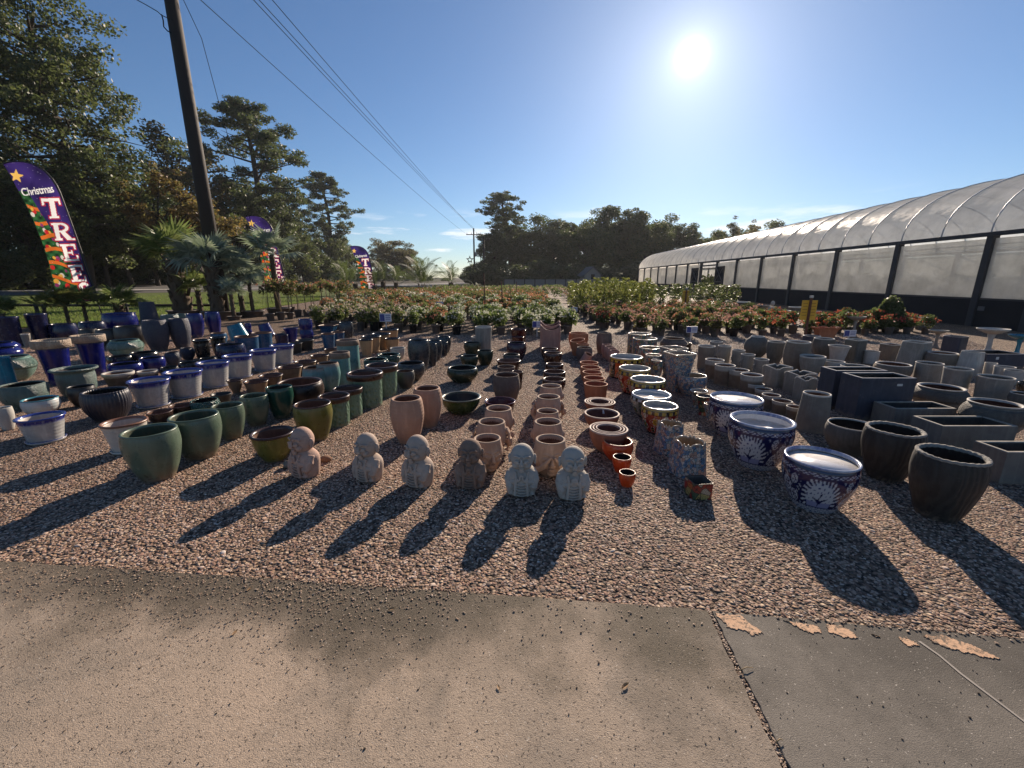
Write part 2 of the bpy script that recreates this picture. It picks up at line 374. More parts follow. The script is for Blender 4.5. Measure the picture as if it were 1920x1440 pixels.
for k in range(500):
    x = rng.uniform(1, 3.4); y = edge_y(x) - rng.exponential(.018) + .015; r = rng.uniform(.004, .010); pts.append((x, y, .012 + r * .4)); rad.append(r)
for k in range(1500):
    tt = rng.random(); p = JT.lerp(JB, tt); r = rng.uniform(.003, .008); pts.append((p.x + rng.uniform(-.009, .009), p.y, .002 + rng.uniform(0, .006))); rad.append(r)
tag(add('loose_gravel', stones('loose_gravel', pts, rad, M_loose, .34)), 'loose pebbles spilled over the edge of the concrete', 'gravel', None, 'stuff')
M_bark = island_mat('bark_crumb', [(0, (.018, .013, .01)), (.5, (.035, .022, .015)), (.8, (.07, .04, .025)), (.95, (.16, .09, .05))], .85)
pts = []; rad = []
for k in range(1300):
    x = rng.uniform(-2.4, 2.2) if rng.random() < .7 else rng.uniform(-2.4, .6); y = rng.uniform(.9, edge_y(x)); r = abs(rng.normal(0, .0017)) + .0006
    pts.append((x, y, .0125 + r * .3)); rad.append(min(r, .0085))
tag(add('bark_crumbs', stones('bark_crumbs', pts, rad, M_bark, .4)), 'dark crumbs of bark and grit strewn over the concrete', 'debris', None, 'stuff')

# --- lawn verge, road, wood floor
us = [-420, -250, 0, 200, 400, 600, 760, 880]
nearv = [620, 619, 616, 607, 592, 563, 556, 550]; lowv = [560, 558, 554, 550.5, 547, 541, 537, 532]; zs = [.55, .55, .5, .45, .4, .3, .25, .2]
Nn = [G(u, v, .012) for u, v in zip(us, nearv)]; Ll = [G(u, v, z) for u, v, z in zip(us, lowv, zs)]
def strip(name, A, B, mat, nsub=10):
    m = len(A); v = []; f = []
    for j in range(nsub + 1):
        for i in range(m): v.append(A[i].lerp(B[i], j / nsub))
    for j in range(nsub):
        for i in range(m - 1): f.append((j * m + i, j * m + i + 1, (j + 1) * m + i + 1, (j + 1) * m + i))
    return mesh(name, v, f, True, [mat])
Rd0 = [Vector((p.x, p.y, p.z + .012)) for p in Ll]
Rd1 = [AY(u, v, p.y * 1.33) for u, v, p in zip(us, [538, 537, 535.5, 535.5, 535.5, 534, 531.5, 529], Ll)]
struct('lawn', strip('lawn', Nn, Ll, M_grass))
struct('road', strip('road', Rd0, Rd1, M_asph, 6))
ln0 = [a.lerp(b, .34) + Vector((0, 0, .01)) for a, b in zip(Rd0, Rd1)]; ln1 = [a.lerp(b, .40) + Vector((0, 0, .01)) for a, b in zip(Rd0, Rd1)]
struct('road_marking', strip('road_marking', ln0, ln1, M_paintw, 1))
Wf = [Vector((p.x * 4, p.y * 4, 2.2)) for p in Rd1]
struct('wood_floor', strip('wood_floor', [p + Vector((0, 0, -.01)) for p in Rd1], Wf, M_litter, 6))
def blades(n, w, h, A, B, seed):
    g = np.random.default_rng(seed); m = len(A); i = g.integers(0, m - 1, n); s, tq = g.random(n), g.random(n) ** 1.6
    A_, B_ = np.array([tuple(p) for p in A]), np.array([tuple(p) for p in B])
    P = (A_[i] * (1 - s[:, None]) + A_[i + 1] * s[:, None]) * (1 - tq[:, None]) + (B_[i] * (1 - s[:, None]) + B_[i + 1] * s[:, None]) * tq[:, None]
    a = g.uniform(0, 6.28, n); hh = h * g.uniform(.5, 1.4, n); d = np.stack([np.cos(a), np.sin(a), np.zeros(n)], 1) * w
    tip = P + np.stack([g.normal(0, .4, n) * hh, g.normal(0, .4, n) * hh, hh], 1)
    return np.stack([P - d, P + d, tip], 1).reshape(-1, 3)
M_blade = leafmat('grass_blade', [(0, (.05, .10, .012)), (.6, (.10, .16, .02)), (1, (.20, .18, .06))], .6, .5)
tag(add('grass', qmesh('grass', blades(60000, .012, .08, Nn[:6], [a.lerp(b, .8) for a, b in zip(Nn, Ll)][:6], 3), M_blade, False, 3)), 'rough mown grass on the verge before the road', 'grass', None, 'stuff')
# ================================================================ GREENHOUSE
def film_mat(name, col, trans, gloss, rough, clear=0.0):
    t = NT(name); co = t.coord(); n1 = t.noise(1.3, 5, .65, co); n2 = t.noise(11, 4, .6, co)
    c = t.mix(tuple(x * .72 for x in col), col, t.ramp(n1, [(.3, 0.0), (.62, 1.0)]))
    c = t.mix(c, tuple(x * .55 for x in col), t.ramp(n2, [(.62, 0.0), (.8, .5)]))
    nb = t.bump(t.noise(3.2, 3, .5, t.n('ShaderNodeMapping', Vector=co, Scale=(1, .35, 1)).outputs[0]), .35, .12)
    p = t.n('ShaderNodeBsdfPrincipled', Base__Color=c, Roughness=rough, Normal=nb); t.set(p, 'Specular IOR Level', gloss)
    tr = t.n('ShaderNodeBsdfTranslucent', Color=c)
    m = t.n('ShaderNodeMixShader', Fac=trans); t.set(m, 'i1', p.outputs[0]); t.set(m, 'i2', tr.outputs[0]); sh = m.outputs[0]
    if clear:
        tp = t.n('ShaderNodeBsdfTransparent', Color=(.95, .95, .93)); m2 = t.n('ShaderNodeMixShader', Fac=clear); t.set(m2, 'i1', sh); t.set(m2, 'i2', tp.outputs[0]); sh = m2.outputs[0]
    return t.fin(sh)
M_roof = film_mat('roof_film', (.97, .965, .94), .78, .40, .34, .15)
M_pane = film_mat('side_film', (.95, .93, .88), .78, .35, .35, .34)
M_steel = plain('dark_steel', (.035, .036, .042), .5, .3, 5)
M_black = plain('black_cloth', (.012, .013, .017), .9, .5, 3, .3)
M_rib = plain('rib_tube', (.62, .62, .62), .45, .15, 4)
M_floor = plain('pale_mat', (.50, .47, .42), .95, .3, 3)
GA = math.atan(.07)
gh = thing('greenhouse', 'long arched greenhouse with white film roof and frosted side windows', 'greenhouse', (14.86, 0, 0), -GA)
sw = plain('grey_sign', (.10, .10, .11), .6)
Y0, Y1, EZ, WZ, HW, RZ = 13.0, 67.3, 3.0, .9, 4.5, 5.45
posts = [14.7 + 3.76 * k for k in range(15)]; ys = [Y0] + posts
DOOR = 6
def arch(f, out=0.0):                     # f 0..1 across the roof
    a = math.pi * f; r = 1 + out
    return HW - (HW + out) * math.cos(a) * (abs(math.cos(a)) ** -.12 if abs(math.cos(a)) > .05 else 1), EZ + (RZ - EZ + out) * math.sin(a) ** .92
for side in (0, 1):
    xx = 0.0 if side == 0 else 2 * HW
    for i, y in enumerate(ys):
        MB().box((xx, y, EZ / 2), (.20 if side == 0 else .15, .22, EZ)).build('post', M_steel, gh)
    for i in range(len(ys) - 1):
        a, b = ys[i] + .11, ys[i + 1] - .11; mid, ln = (a + b) / 2, b - a
        if not (side == 0 and i == DOOR + 1):
            MB().box((xx, mid, WZ / 2), (.09, ln, WZ)).build('lower_wall', M_black, gh)
            p = MB().box((xx, mid, (WZ + EZ - .12) / 2 + .01), (.02, ln, EZ - .12 - WZ - .02)).build('window_film', M_pane, gh)
            MB().box((xx, mid, WZ + .03), (.11, ln, .06)).build('sill', M_steel, p)
            if side == 0: MB().tube([(xx + .1, a, EZ - .3), (xx + .1, b, EZ - .3)], .016, 6).build('roll_tube', M_rib, p)
    MB().box((xx - (.06 if side == 0 else -.06), (Y0 + Y1) / 2, EZ + .02), (.16, Y1 - Y0 + .3, .13)).build('eave_beam', M_steel, gh)
# open double door, the leaves folded back against the wall
d0, d1 = ys[DOOR + 1], ys[DOOR + 2]
MB().box((0, (d0 + d1) / 2, EZ - .28), (.10, d1 - d0 - .22, .12)).build('door_lintel', M_steel, gh)
for hinge, sg in ((d0 - .2, -1), (d1 + .2, 1)):
    wdt, ht = 1.75, 2.5; yc = hinge + sg * wdt / 2
    leaf = MB().box((-.17, yc, .08 + ht / 2), (.04, wdt, ht)).build('door', M_black, gh)
    fr = MB()
    for yy in (yc - wdt / 2 + .04, yc + wdt / 2 - .04): fr.box((-.215, yy, .08 + ht / 2), (.05, .08, ht))
    for zz in (.12, .08 + ht / 2, ht + .04): fr.box((-.213, yc, zz), (.046, wdt - .16, .08))
    fr.build('door_frame', M_steel, leaf)
    for z0, z1 in ((.12, 1.33), (1.33, 2.54)):
        for q in (1, -1):
            MB().tube([(-.225, yc - q * wdt * .46, z0), (-.225, yc + q * wdt * .46, z1)], .025, 5).build('brace', plain('brace_steel', (.10, .10, .11), .5), leaf)
# roof: one stretched film bay between each pair of hoops
hoops = [Y0 + 1.81 * k for k in range(31)]
for a, b in zip(hoops, hoops[1:]):
    v = []; f = []; n, m = 26, 5
    for j in range(m + 1):
        s = j / m; sag = -.022 * math.sin(math.pi * s)
        for i in range(n + 1):
            x, z = arch(i / n, sag); v.append((x, a + (b - a) * s, z))
    for j in range(m):
        for i in range(n): f.append((j * (n + 1) + i, j * (n + 1) + i + 1, (j + 1) * (n + 1) + i + 1, (j + 1) * (n + 1) + i))
    add('roof_film', mesh('roof_film', v, f, True, [M_roof]), gh)
for y in hoops:
    MB().tube([(arch(i / 26, .012)[0], y, arch(i / 26, .012)[1]) for i in range(27)], .022, 6).build('roof_hoop', M_rib, gh, True)
for y, nm in ((Y0 - .02, 'end_wall'), (Y1 + .3, 'end_wall')):
    P = [(arch(i / 24)[0], arch(i / 24)[1]) for i in range(25)]
    v = [(x, y, z) for x, z in P] + [(x, y, 0.0) for x, z in P]
    add(nm, mesh(nm, v, [(i, i + 1, 26 + i, 25 + i) for i in range(24)], False, [M_pane]), gh)
e = MB()
for x in (1.5, 3.4, 5.6, 7.5): e.box((x, Y0 - .08, arch(.5)[1] / 2 - .3), (.1, .1, arch(.5)[1] - .6 - abs(x - 4.5) * .35))
e.box((4.5, Y0 - .08, 2.9), (9, .09, .12)); e.build('end_frame', M_steel, gh)
MB().box((4.5, (Y0 + Y1) / 2, .012), (9, Y1 - Y0, .02)).build('floor', M_floor, gh)
MB().box((-.13, 14.35, .62), (.02, .22, .14)).build('wall_plate', sw, gh)

# ================================================================ TREES
def quads(C, size, g, up=.0, asp=.6):
    """one random leaf quad round every centre"""
    n = len(C); d = g.normal(size=(n, 3)); d[:, 2] *= (1 - up); d /= np.linalg.norm(d, axis=1)[:, None]
    e = g.normal(size=(n, 3)); e -= d * (e * d).sum(1)[:, None]; e /= np.linalg.norm(e, axis=1)[:, None]
    s = (size * g.uniform(.6, 1.4, n))[:, None]
    return np.stack([C - d * s, C + e * s * asp, C + d * s, C - e * s * asp], 1).reshape(-1, 3)
def limb(g, a, b, r0, r1, bend=.12, n=6):
    a, b = np.array(a, float), np.array(b, float); L_ = np.linalg.norm(b - a); k = g.normal(size=3) * bend * L_; P = []
    for i in range(n + 1):
        t = i / n; P.append(tuple(a + (b - a) * t + k * math.sin(math.pi * t)))
    return P, [r0 + (r1 - r0) * i / n for i in range(n + 1)]
def make_tree(seed, kind, h, r, n, leaf):
    """-> trunk mesh builder, crown corner array"""
    g = np.random.default_rng(seed); tb = MB(); C = []
    lean = g.normal(size=2) * .03 * h
    top = (lean[0], lean[1], h * (.97 if kind == 'pine' else .72))
    P, rr = limb(g, (0, 0, -.3), top, h * .016 + .08, h * .004 + .02, .02, 10); tb.tube(P, rr, 8)
    def on(t): q = t * 10; i = min(9, int(q)); return np.array(P[i]) + (np.array(P[i + 1]) - np.array(P[i])) * (q - i)
    clumps = []
    if kind == 'pine':
        lo = g.uniform(.30, .42); nb = 44
        for k in range(nb):
            t = lo + (1 - lo) * (k + .5) / nb; a = k * 2.4 + g.normal() * .4
            s = math.sin(math.pi * min(1, (t - lo) / (1 - lo) * .85 + .13)) ** .8
            L_ = r * s * g.uniform(.45, 1.15); st = on(t); en = st + np.array([math.cos(a) * L_, math.sin(a) * L_, L_ * g.uniform(.0, .45)])
            Q, qr = limb(g, st, en, h * .005 + .02, .015, .1, 4); tb.tube(Q, qr, 5, False)
            for m in range(4):
                c = st + (en - st) * g.uniform(.5, 1.08) + g.normal(size=3) * r * .09
                clumps.append((c, r * g.uniform(.08, .19), .7))
        clumps.append((np.array(top), r * .25, .8))
    else:
        nb = {'broad': 16, 'thin': 20, 'shrub': 12, 'cypress': 64}[kind]; lo = {'broad': .28, 'thin': .3, 'shrub': .08, 'cypress': .22}[kind]
        cz, rz = (h * (.62 if kind != 'shrub' else .5), h * (.40 if kind != 'shrub' else .5))
        for k in range(nb):
            a = k * 2.4 + g.normal() * .5
            if kind == 'cypress':
                t = lo + (1 - lo) * k / nb; L_ = r * (1 - t * .62) * g.uniform(.6, 1.15); st = np.array([0, 0, h * t * .98]); en = st + np.array([math.cos(a) * L_, math.sin(a) * L_, L_ * g.uniform(-.05, .35)])
            else:
                w_ = g.uniform(-.75, 1); q = math.sqrt(max(0, 1 - w_ * w_)); en = np.array([math.cos(a) * q * r * .82, math.sin(a) * q * r * .82, cz + w_ * rz * .85]); st = on(min(1, max(lo * .8, (en[2] - r * .5) / h)))
            Q, qr = limb(g, st, en, h * .006 + .03, .02, .1, 5); tb.tube(Q, qr, 5, False)
            for m in range(5 if kind != 'thin' else 4):
                c = st + (en - st) * g.uniform(.45, 1.15) + g.normal(size=3) * r * .15
                clumps.append((c, r * (g.uniform(.13, .30) if kind != 'cypress' else g.uniform(.07, .17)), .72 if kind != 'cypress' else .6))
        if kind in ('broad', 'shrub'):
            for m in range(26):
                d = g.normal(size=3); d /= np.linalg.norm(d); c = np.array([d[0] * r, d[1] * r, cz + d[2] * rz]) * np.array([.8, .8, 1]) ; clumps.append((c, r * g.uniform(.12, .28), .75))
    wts = np.array([c[1] ** 2 for c in clumps]); cnt = np.maximum(3, (wts / wts.sum() * n).astype(int))
    for (c, cr_, fl), k in zip(clumps, cnt):
        d = g.normal(size=(k, 3)); d /= np.linalg.norm(d, axis=1)[:, None]; q = g.random(k) ** .45
        C.append(c + d * (q * cr_)[:, None] * np.array([1, 1, fl]))
    C = np.concatenate(C); return tb, quads(C, leaf, g, .2 if kind != 'pine' else -.2, .55 if kind != 'pine' else .35)
M_bark = plain('bark', (.055, .042, .032), .9, .4, 3, .8)
LM = dict(
 pine=leafmat('pine_needles', [(0, (.022, .036, .016)), (.6, (.042, .06, .024)), (1, (.08, .088, .034))], .55, .33),
 dark=leafmat('dark_leaves', [(0, (.020, .032, .014)), (.6, (.038, .052, .021)), (1, (.075, .082, .032))], .5, .33),
 olive=leafmat('olive_leaves', [(0, (.026, .042, .017)), (.5, (.045, .062, .022)), (.85, (.08, .088, .03)), (1, (.13, .115, .036))], .5, .36),
 autumn=leafmat('autumn_leaves', [(0, (.05, .028, .012)), (.4, (.13, .055, .018)), (.75, (.24, .10, .025)), (1, (.09, .07, .03))], .55, .45),
 rust=leafmat('russet_leaves', [(0, (.03, .024, .014)), (.5, (.08, .05, .03)), (1, (.17, .085, .05))], .55, .4))
TREE = {}
for key, a in dict(p1=(1, 'pine', 28, 6.0, 20000, .22), p2=(2, 'pine', 26, 5.2, 17000, .22), p3=(3, 'pine', 20, 4.6, 15000, .20), b1=(4, 'broad', 16, 6.0, 26000, .19), b2=(5, 'broad', 14, 6.5, 26000, .19), b3=(6, 'broad', 17, 5.2, 24000, .19),
                   t1=(7, 'thin', 16, 4.5, 10000, .17), t2=(8, 'thin', 13, 4.0, 8500, .16), s1=(9, 'shrub', 5.5, 3.4, 9000, .15), s2=(10, 'shrub', 4.2, 3.0, 8000, .14), c1=(11, 'cypress', 22, 9.0, 40000, .155)).items():
    tb, V_ = make_tree(*a); TREE[key] = (mesh('trunk', tb.v, tb.f, True, [M_bark]), qmesh('crown', V_, LM['dark']), a[2])
def tree(key, lm, loc, h, label, name='tree', group=None, wide=1.0, rz=None):
    tm, cm, h0 = TREE[key]; s = h / h0
    o = thing(name, label, 'tree', loc, rnd.uniform(0, 6.28) if rz is None else rz, group, (s * wide, s * wide, s))
    add('trunk', tm, o); c = add('crown', cm, o); c.material_slots[0].link = 'OBJECT'; c.material_slots[0].material = LM[lm]
    return o
ORD = 'first second third fourth fifth sixth seventh eighth ninth tenth eleventh twelfth thirteenth fourteenth fifteenth sixteenth seventeenth eighteenth nineteenth twentieth'.split()
def tree_px(key, lm, u, vtop, Y, label, name='tree', group=None, wide=1.0, z0=.8, rz=None):
    p = AY(u, vtop, Y); return tree(key, lm, (p.x, Y, z0), p.z - z0, label, name, group, wide, rz)
# the wood beyond the road
g1 = 'trees of the wood beyond the road'
tree_px('c1', 'olive', 50, 30, 40, 'tall feathery cypress with drooping olive foliage beyond the road', 'cypress_tree', None, 1.0, 1.0, .4)
tree_px('c1', 'dark', -190, -40, 40, 'broad dark cypress at the outer end of the wood', 'cypress_tree', None, 1.0, 1.0, 2.0)
tree_px('p1', 'pine', 452, 183, 74, 'tall open pine behind the leaning utility pole', 'pine_tree', None, 1.45, .8, .9)
tree_px('p2', 'pine', 592, 322, 118, 'pine standing clear at the roadside end of the wood', 'pine_tree', None, 1.35, .8, 2.2)
tree_px('p3', 'pine', 553, 345, 108, 'shorter pine beside the pine at the roadside end', 'pine_tree', None, 1.3)
tree_px('t1', 'rust', 318, 243, 62, 'sparse russet tree between the cypress and the tall pine', 'autumn_tree', None, 1.15)
tree_px('t2', 'autumn', 352, 335, 43, 'small orange autumn tree low behind the utility pole', 'autumn_tree', None, 1.2)
tree_px('t2', 'autumn', 292, 320, 41, 'orange brown sapling in front of the sparse russet tree', 'autumn_tree', None, 1.0)
tree_px('t1', 'olive', 150, 300, 42, 'yellowing tree at the foot of the tall cypress', 'autumn_tree', None, 1.0)
for i_, (u, vt, Y, k, m) in enumerate(((-330, 300, 38, 'b1', 'dark'), (-120, 310, 38, 'b2', 'dark'), (20, 330, 38, 'b2', 'dark'), (110, 345, 40, 'b3', 'olive'), (205, 330, 44, 'b1', 'dark'), (265, 370, 48, 'b2', 'dark'), (345, 390, 54, 'b3', 'dark'), (420, 350, 66, 'b1', 'dark'), (480, 385, 74, 'b2', 'dark'), (520, 400, 84, 'b1', 'olive'), (560, 440, 96, 'b3', 'dark'), (615, 440, 120, 'b2', 'olive'), (640, 452, 135, 'b1', 'olive'))):
    tree_px(k, m, u, vt, Y, 'dense broadleaf tree of the roadside wood, %s going away along the road' % ORD[i_], 'broadleaf_tree', g1, 1.15)
for i in range(17):
    u = -300 + i * 56 + rnd.uniform(-14, 14); Y = 33 + max(0, u) * .085 + (0 if u < 400 else (u - 400) * .09)
    tree_px('s1' if i % 2 else 's2', 'dark' if i % 3 else 'olive', u, 470 + rnd.uniform(-25, 18), Y, 'dark roadside bush at the edge of the wood, %s going away along the road' % ORD[i], 'roadside_bush', 'bushes at the edge of the wood', 1.3, .55)
# beyond the far end of the lawn
tree_px('b1', 'rust', 742, 455, 150, 'round russet tree at the far end of the lawn', 'autumn_tree', None, 1.7, .3)
tree_px('t1', 'rust', 705, 447, 160, 'thin bare topped tree behind the round russet tree', 'autumn_tree', None, 1.2, .3)
for i_, u in enumerate((600, 632, 664, 696, 728, 760, 800, 835)):
    tree_px('s1', 'olive' if i_ % 2 else 'dark', u, 505 + (i_ * 5) % 9 + (8 if u > 780 else 0), 128 + i_ * 6, 'bush closing the far end of the lawn, %s from the pines' % ORD[i_], 'lawn_end_bush', 'bushes at the far end of the lawn', 1.8, .1)
tree_px('b2', 'olive', 772, 497, 200, 'low green tree beside the round russet tree', 'broadleaf_tree', None, 1.6, .3)
# wood behind the rose field
g2 = 'trees of the wood behind the rose field'
tree_px('p3', 'dark', 968, 362, 120, 'tall layered tree rising above the wood behind the roses', 'pine_tree', None, 1.7, .2)
tree_px('t1', 'olive', 1130, 392, 118, 'open crowned tree showing sky, behind the roses', 'broadleaf_tree', None, 1.3, .2)
for i_, (u, vt, Y, k) in enumerate(((925, 440, 110, 'b3'), (905, 490, 112, 's1'), (888, 500, 130, 's2'), (950, 430, 118, 'b1'), (1000, 415, 125, 'b2'), (1040, 418, 122, 'b1'), (1075, 425, 112, 'b3'), (1105, 430, 105, 'b2'), (1150, 395, 116, 'b1'), (1185, 400, 112, 'b3'), (1215, 418, 108, 'b2'), (1250, 422, 118, 'b1'), (1285, 428, 112, 'b3'), (1320, 440, 108, 'b2'), (1352, 438, 125, 'b1'), (1375, 445, 120, 'b3'), (1440, 425, 135, 'b2'), (1500, 425, 140, 'b1'))):
    tree_px(k, 'olive' if k == 'b2' else 'dark', u, vt, Y, 'broadleaf tree of the wood behind the roses, %s from the power poles' % ORD[i_], 'broadleaf_tree', g2, 1.2, .2)
tree_px('t2', 'rust', 1378, 412, 110, 'wispy tree top showing over the greenhouse roof', 'autumn_tree', None, 1.0, .2)
tree_px('t2', 'autumn', 1418, 420, 116, 'orange tinged tree top over the greenhouse roof', 'autumn_tree', None, 1.3, .2)
for i in range(11):
    tree_px('s1' if i % 2 else 's2', 'dark', 905 + i * 36, 497 + rnd.uniform(-6, 8), 92 + rnd.uniform(-4, 6), 'dark bush at the foot of the far wood, %s from the power poles' % ORD[i], 'field_bush', 'bushes at the foot of the far wood', 1.9, 0)
# ================================================================ POTS
def glaze(name, c1, c2=None, rough=.28, drip=None, foot=None, tex=None, bump=.25, spec=.5, speck=.35):
    """fired glaze: two mixed tones, optional run of another glaze from the rim, bare foot, relief"""
    t = NT(name); co = t.coord(); ge = t.coord('Generated'); z = t.sep(ge, 2)
    oi = t.n('ShaderNodeObjectInfo').outputs['Random']; off = t.n('ShaderNodeCombineXYZ', X=t.math('MULTIPLY', oi, 37.0), Y=t.math('MULTIPLY', oi, 11.0)).outputs[0]
    pv = t.n('ShaderNodeVectorMath', _operation='ADD'); t.set(pv, 'i0', co); t.set(pv, 'i1', off); pv = pv.outputs[0]
    c2 = c2 or tuple(x * .6 for x in c1)
    c = t.mix(c1, c2, t.ramp(t.noise(5, 5, .65, pv, .5), [(.35, 0.0), (.68, 1.0)]))
    streak = t.noise(1, 4, .6, t.n('ShaderNodeMapping', Vector=pv, Scale=(26, 26, 2.2)).outputs[0])
    if drip:
        dc, th, amp = drip
        f = t.math('ADD', z, t.math('MULTIPLY', t.math('SUBTRACT', streak, .5), amp))
        c = t.mix(c, dc, t.ramp(f, [(th - .05, 0.0), (th + .05, 1.0)]))
    if foot:
        f = t.math('ADD', z, t.math('MULTIPLY', t.math('SUBTRACT', t.noise(9, 4, .7, pv), .5), .35))
        c = t.mix(foot, c, t.ramp(f, [(.06, 0.0), (.30, 1.0)]))
    c = t.mix(c, tuple(x * .35 for x in c1), t.ramp(t.noise(70, 3, .6, pv), [(.6, 0.0), (.78, speck)]))
    c = t.mix(c, tuple(min(1, x * 1.55 + .012) for x in c1), t.ramp(streak, [(.5, 0.0), (.74, .45)]))
    c = t.mix(c, (.30, .25, .20), t.ramp(t.noise(12, 6, .75, pv), [(.60, 0.0), (.84, .45)]))
    c = t.mix(c, (.26, .20, .15), t.ramp(t.math('SUBTRACT', t.noise(16, 5, .7, pv), t.math('MULTIPLY', z, 2.2)), [(.18, 0.0), (.5, .6)]))          # splashed dust at the foot
    h = t.noise(60, 3, .6, pv); st, ds = bump, .004
    if tex == 'relief':
        h = t.math('MINIMUM', t.vor(26, t.n('ShaderNodeMapping', Vector=pv, Scale=(1, 1, .7)).outputs[0]), .55); st, ds = 1.0, .022
    elif tex == 'pebble':
        h = t.vor(60, pv); st, ds = 1.0, .016
    elif tex == 'shoulder':
        m = t.math('MULTIPLY', t.ramp(z, [(.52, 0.0), (.58, 1.0), (.9, 1.0), (.94, 0.0)]), t.noise(48, 4, .7, pv)); h, st, ds = m, 1.0, .05
    elif tex == 'rings':
        h = t.n('ShaderNodeTexWave', _bands_direction='Z', Scale=9.0, Distortion=.4, Vector=co).outputs[1]; st, ds = .35, .004
    elif tex == 'rough':
        h = t.noise(34, 6, .75, pv); st, ds = 1.0, .02
    elif tex == 'grain':
        wv = t.n('ShaderNodeTexWave', _bands_direction='X', Scale=9.0, Distortion=11.0, Detail=4.0, Vector=t.n('ShaderNodeMapping', Vector=pv, Scale=(1, 1, .35)).outputs[0]).outputs[1]
        c = t.mix(c, tuple(x * 2.3 for x in c1), t.ramp(wv, [(.3, 0.0), (.75, .8)])); h, st, ds = wv, .6, .005
    r = t.ramp(t.noise(14, 3, .6, pv), [(.3, max(.05, rough - .08)), (.8, min(1, rough + .18))])
    return t.pbr(c, r, t.bump(h, st, ds), spec)
def mosaic(name, pal, line=(.02, .018, .02), scale=22, rough=.3):
    """painted flower pattern: outlined petals in cells"""
    t = NT(name); co = t.coord(); v = t.n('ShaderNodeTexVoronoi', Scale=scale, Vector=co); e = t.vor(scale, co, 'DISTANCE_TO_EDGE')
    big = t.vor(scale * .33, co, 'F1', 'Color')
    stops = [(i / len(pal), p) for i, p in enumerate(pal)]
    c = t.ramp(t.sep(v.outputs['Color'], 0), stops, 'CONSTANT')
    c = t.mix(c, t.ramp(t.sep(big, 1), stops[::-1] and [(i / len(pal), p) for i, p in enumerate(pal[::-1])], 'CONSTANT'), t.ramp(t.vor(scale * .33, co), [(.28, 1.0), (.33, 0.0)]))
    ring = t.math('SINE', t.math('MULTIPLY', v.outputs['Distance'], 26.0))
    c = t.mix(c, line, t.ramp(ring, [(.72, 0.0), (.86, .75)])); c = t.mix(c, line, t.ramp(e, [(.02, 1.0), (.06, 0.0)]))
    return t.pbr(c, rough, t.bump(e, .2, .004), .5)
def painted():
    t = NT('painted_glaze'); c = t.n('ShaderNodeVertexColor', _layer_name='paint').outputs[0]
    c = t.mix(c, (.05, .04, .035), t.ramp(t.noise(30, 4, .7, t.coord()), [(.62, 0.0), (.85, .3)]))
    return t.pbr(c, .16, None, .55)
M_painted = painted()
CLAY = glaze('bare_clay', (.16, .075, .042), (.10, .045, .028), .8); CLAY2 = glaze('ochre_clay', (.22, .13, .06), (.10, .06, .03), .75, ((.06, .08, .05), .72, .5))
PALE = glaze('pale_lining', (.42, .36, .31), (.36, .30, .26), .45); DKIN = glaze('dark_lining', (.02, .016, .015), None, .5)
BROWN = glaze('brown_rim', (.045, .018, .011), (.03, .012, .008), .3)
KEY = {}
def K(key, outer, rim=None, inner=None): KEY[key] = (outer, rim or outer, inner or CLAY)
CEM_BACKLIT = glaze('cement_backlit_edge', (.46, .435, .39), (.38, .36, .32), .8)  # cement rim coloured paler, imitating the glint of backlight on the edge
c_ = glaze('cobalt', (.008, .013, .14), (.005, .008, .075), .16); K('cobalt', c_, None, DKIN)
c_ = glaze('navy', (.007, .011, .055), (.004, .006, .025), .2); K('navy', c_, None, DKIN)
c_ = glaze('black_glaze', (.011, .011, .012), (.02, .018, .016), .22); K('black', c_, None, DKIN)
c_ = glaze('charcoal_glaze', (.022, .021, .02), (.04, .034, .028), .35); K('charcoal', c_, None, DKIN)
c_ = glaze('pitted_blue', (.022, .028, .055), (.05, .055, .075), .5, tex='rough'); K('pitted', c_, None, DKIN)
K('creamcobalt', glaze('cobalt_run', (.008, .012, .14), (.004, .006, .07), .16, ((.10, .13, .12), .86, .25)), glaze('cream_band', (.44, .36, .27), (.34, .24, .17), .75, tex='pebble'), DKIN)
c_ = glaze('celadon', (.17, .27, .23), (.11, .19, .16), .22, tex='shoulder'); K('celadon', c_, None, DKIN)
c_ = glaze('sage', (.10, .15, .135), (.06, .10, .085), .35, tex='rough'); K('sage', c_, None, DKIN)
c_ = glaze('turquoise', (.012, .20, .28), (.008, .10, .17), .18); K('turq', c_, None, DKIN)
K('whiteblue', glaze('white_blue_run', (.38, .38, .37), (.30, .31, .31), .22, ((.010, .018, .17), .84, .16), tex='rings'), glaze('blue_lip', (.02, .03, .18), (.05, .08, .26), .15), PALE)
K('tealdrip_bowl', glaze('teal_white_run', (.30, .12, .06), (.2, .08, .04), .4, ((.42, .46, .46), .30, .75), tex='rings'), glaze('teal_lip', (.05, .19, .23), (.10, .30, .36), .18))
c_ = glaze('ribbed_navy', (.012, .014, .028), (.03, .03, .04), .38); K('ribnavy', c_, None, DKIN)
K('greenegg', glaze('celadon_green', (.10, .14, .098), (.07, .10, .07), .30, None, (.10, .08, .05)), None, CLAY2)
K('tealdark', glaze('bottle_green', (.010, .045, .032), (.02, .07, .05), .14), None, DKIN)
K('olive', glaze('olive_glaze', (.125, .12, .022), (.085, .075, .016), .3), BROWN)
K('greenrelief', glaze('green_relief', (.13, .22, .15), (.09, .16, .105), .3, tex='relief'), BROWN)
K('tealtall', glaze('teal_run', (.13, .27, .26), (.08, .17, .17), .3, ((.25, .18, .13), .93, .3)), glaze('bare_rim', (.24, .17, .125), None, .8))
K('stoneware', glaze('banded_stoneware', (.20, .13, .075), (.12, .075, .045), .5, tex='rings'), BROWN)
K('darkbrown', glaze('dark_brown', (.022, .014, .011), (.04, .022, .016), .3), glaze('brown_lip', (.10, .05, .035), None, .35))
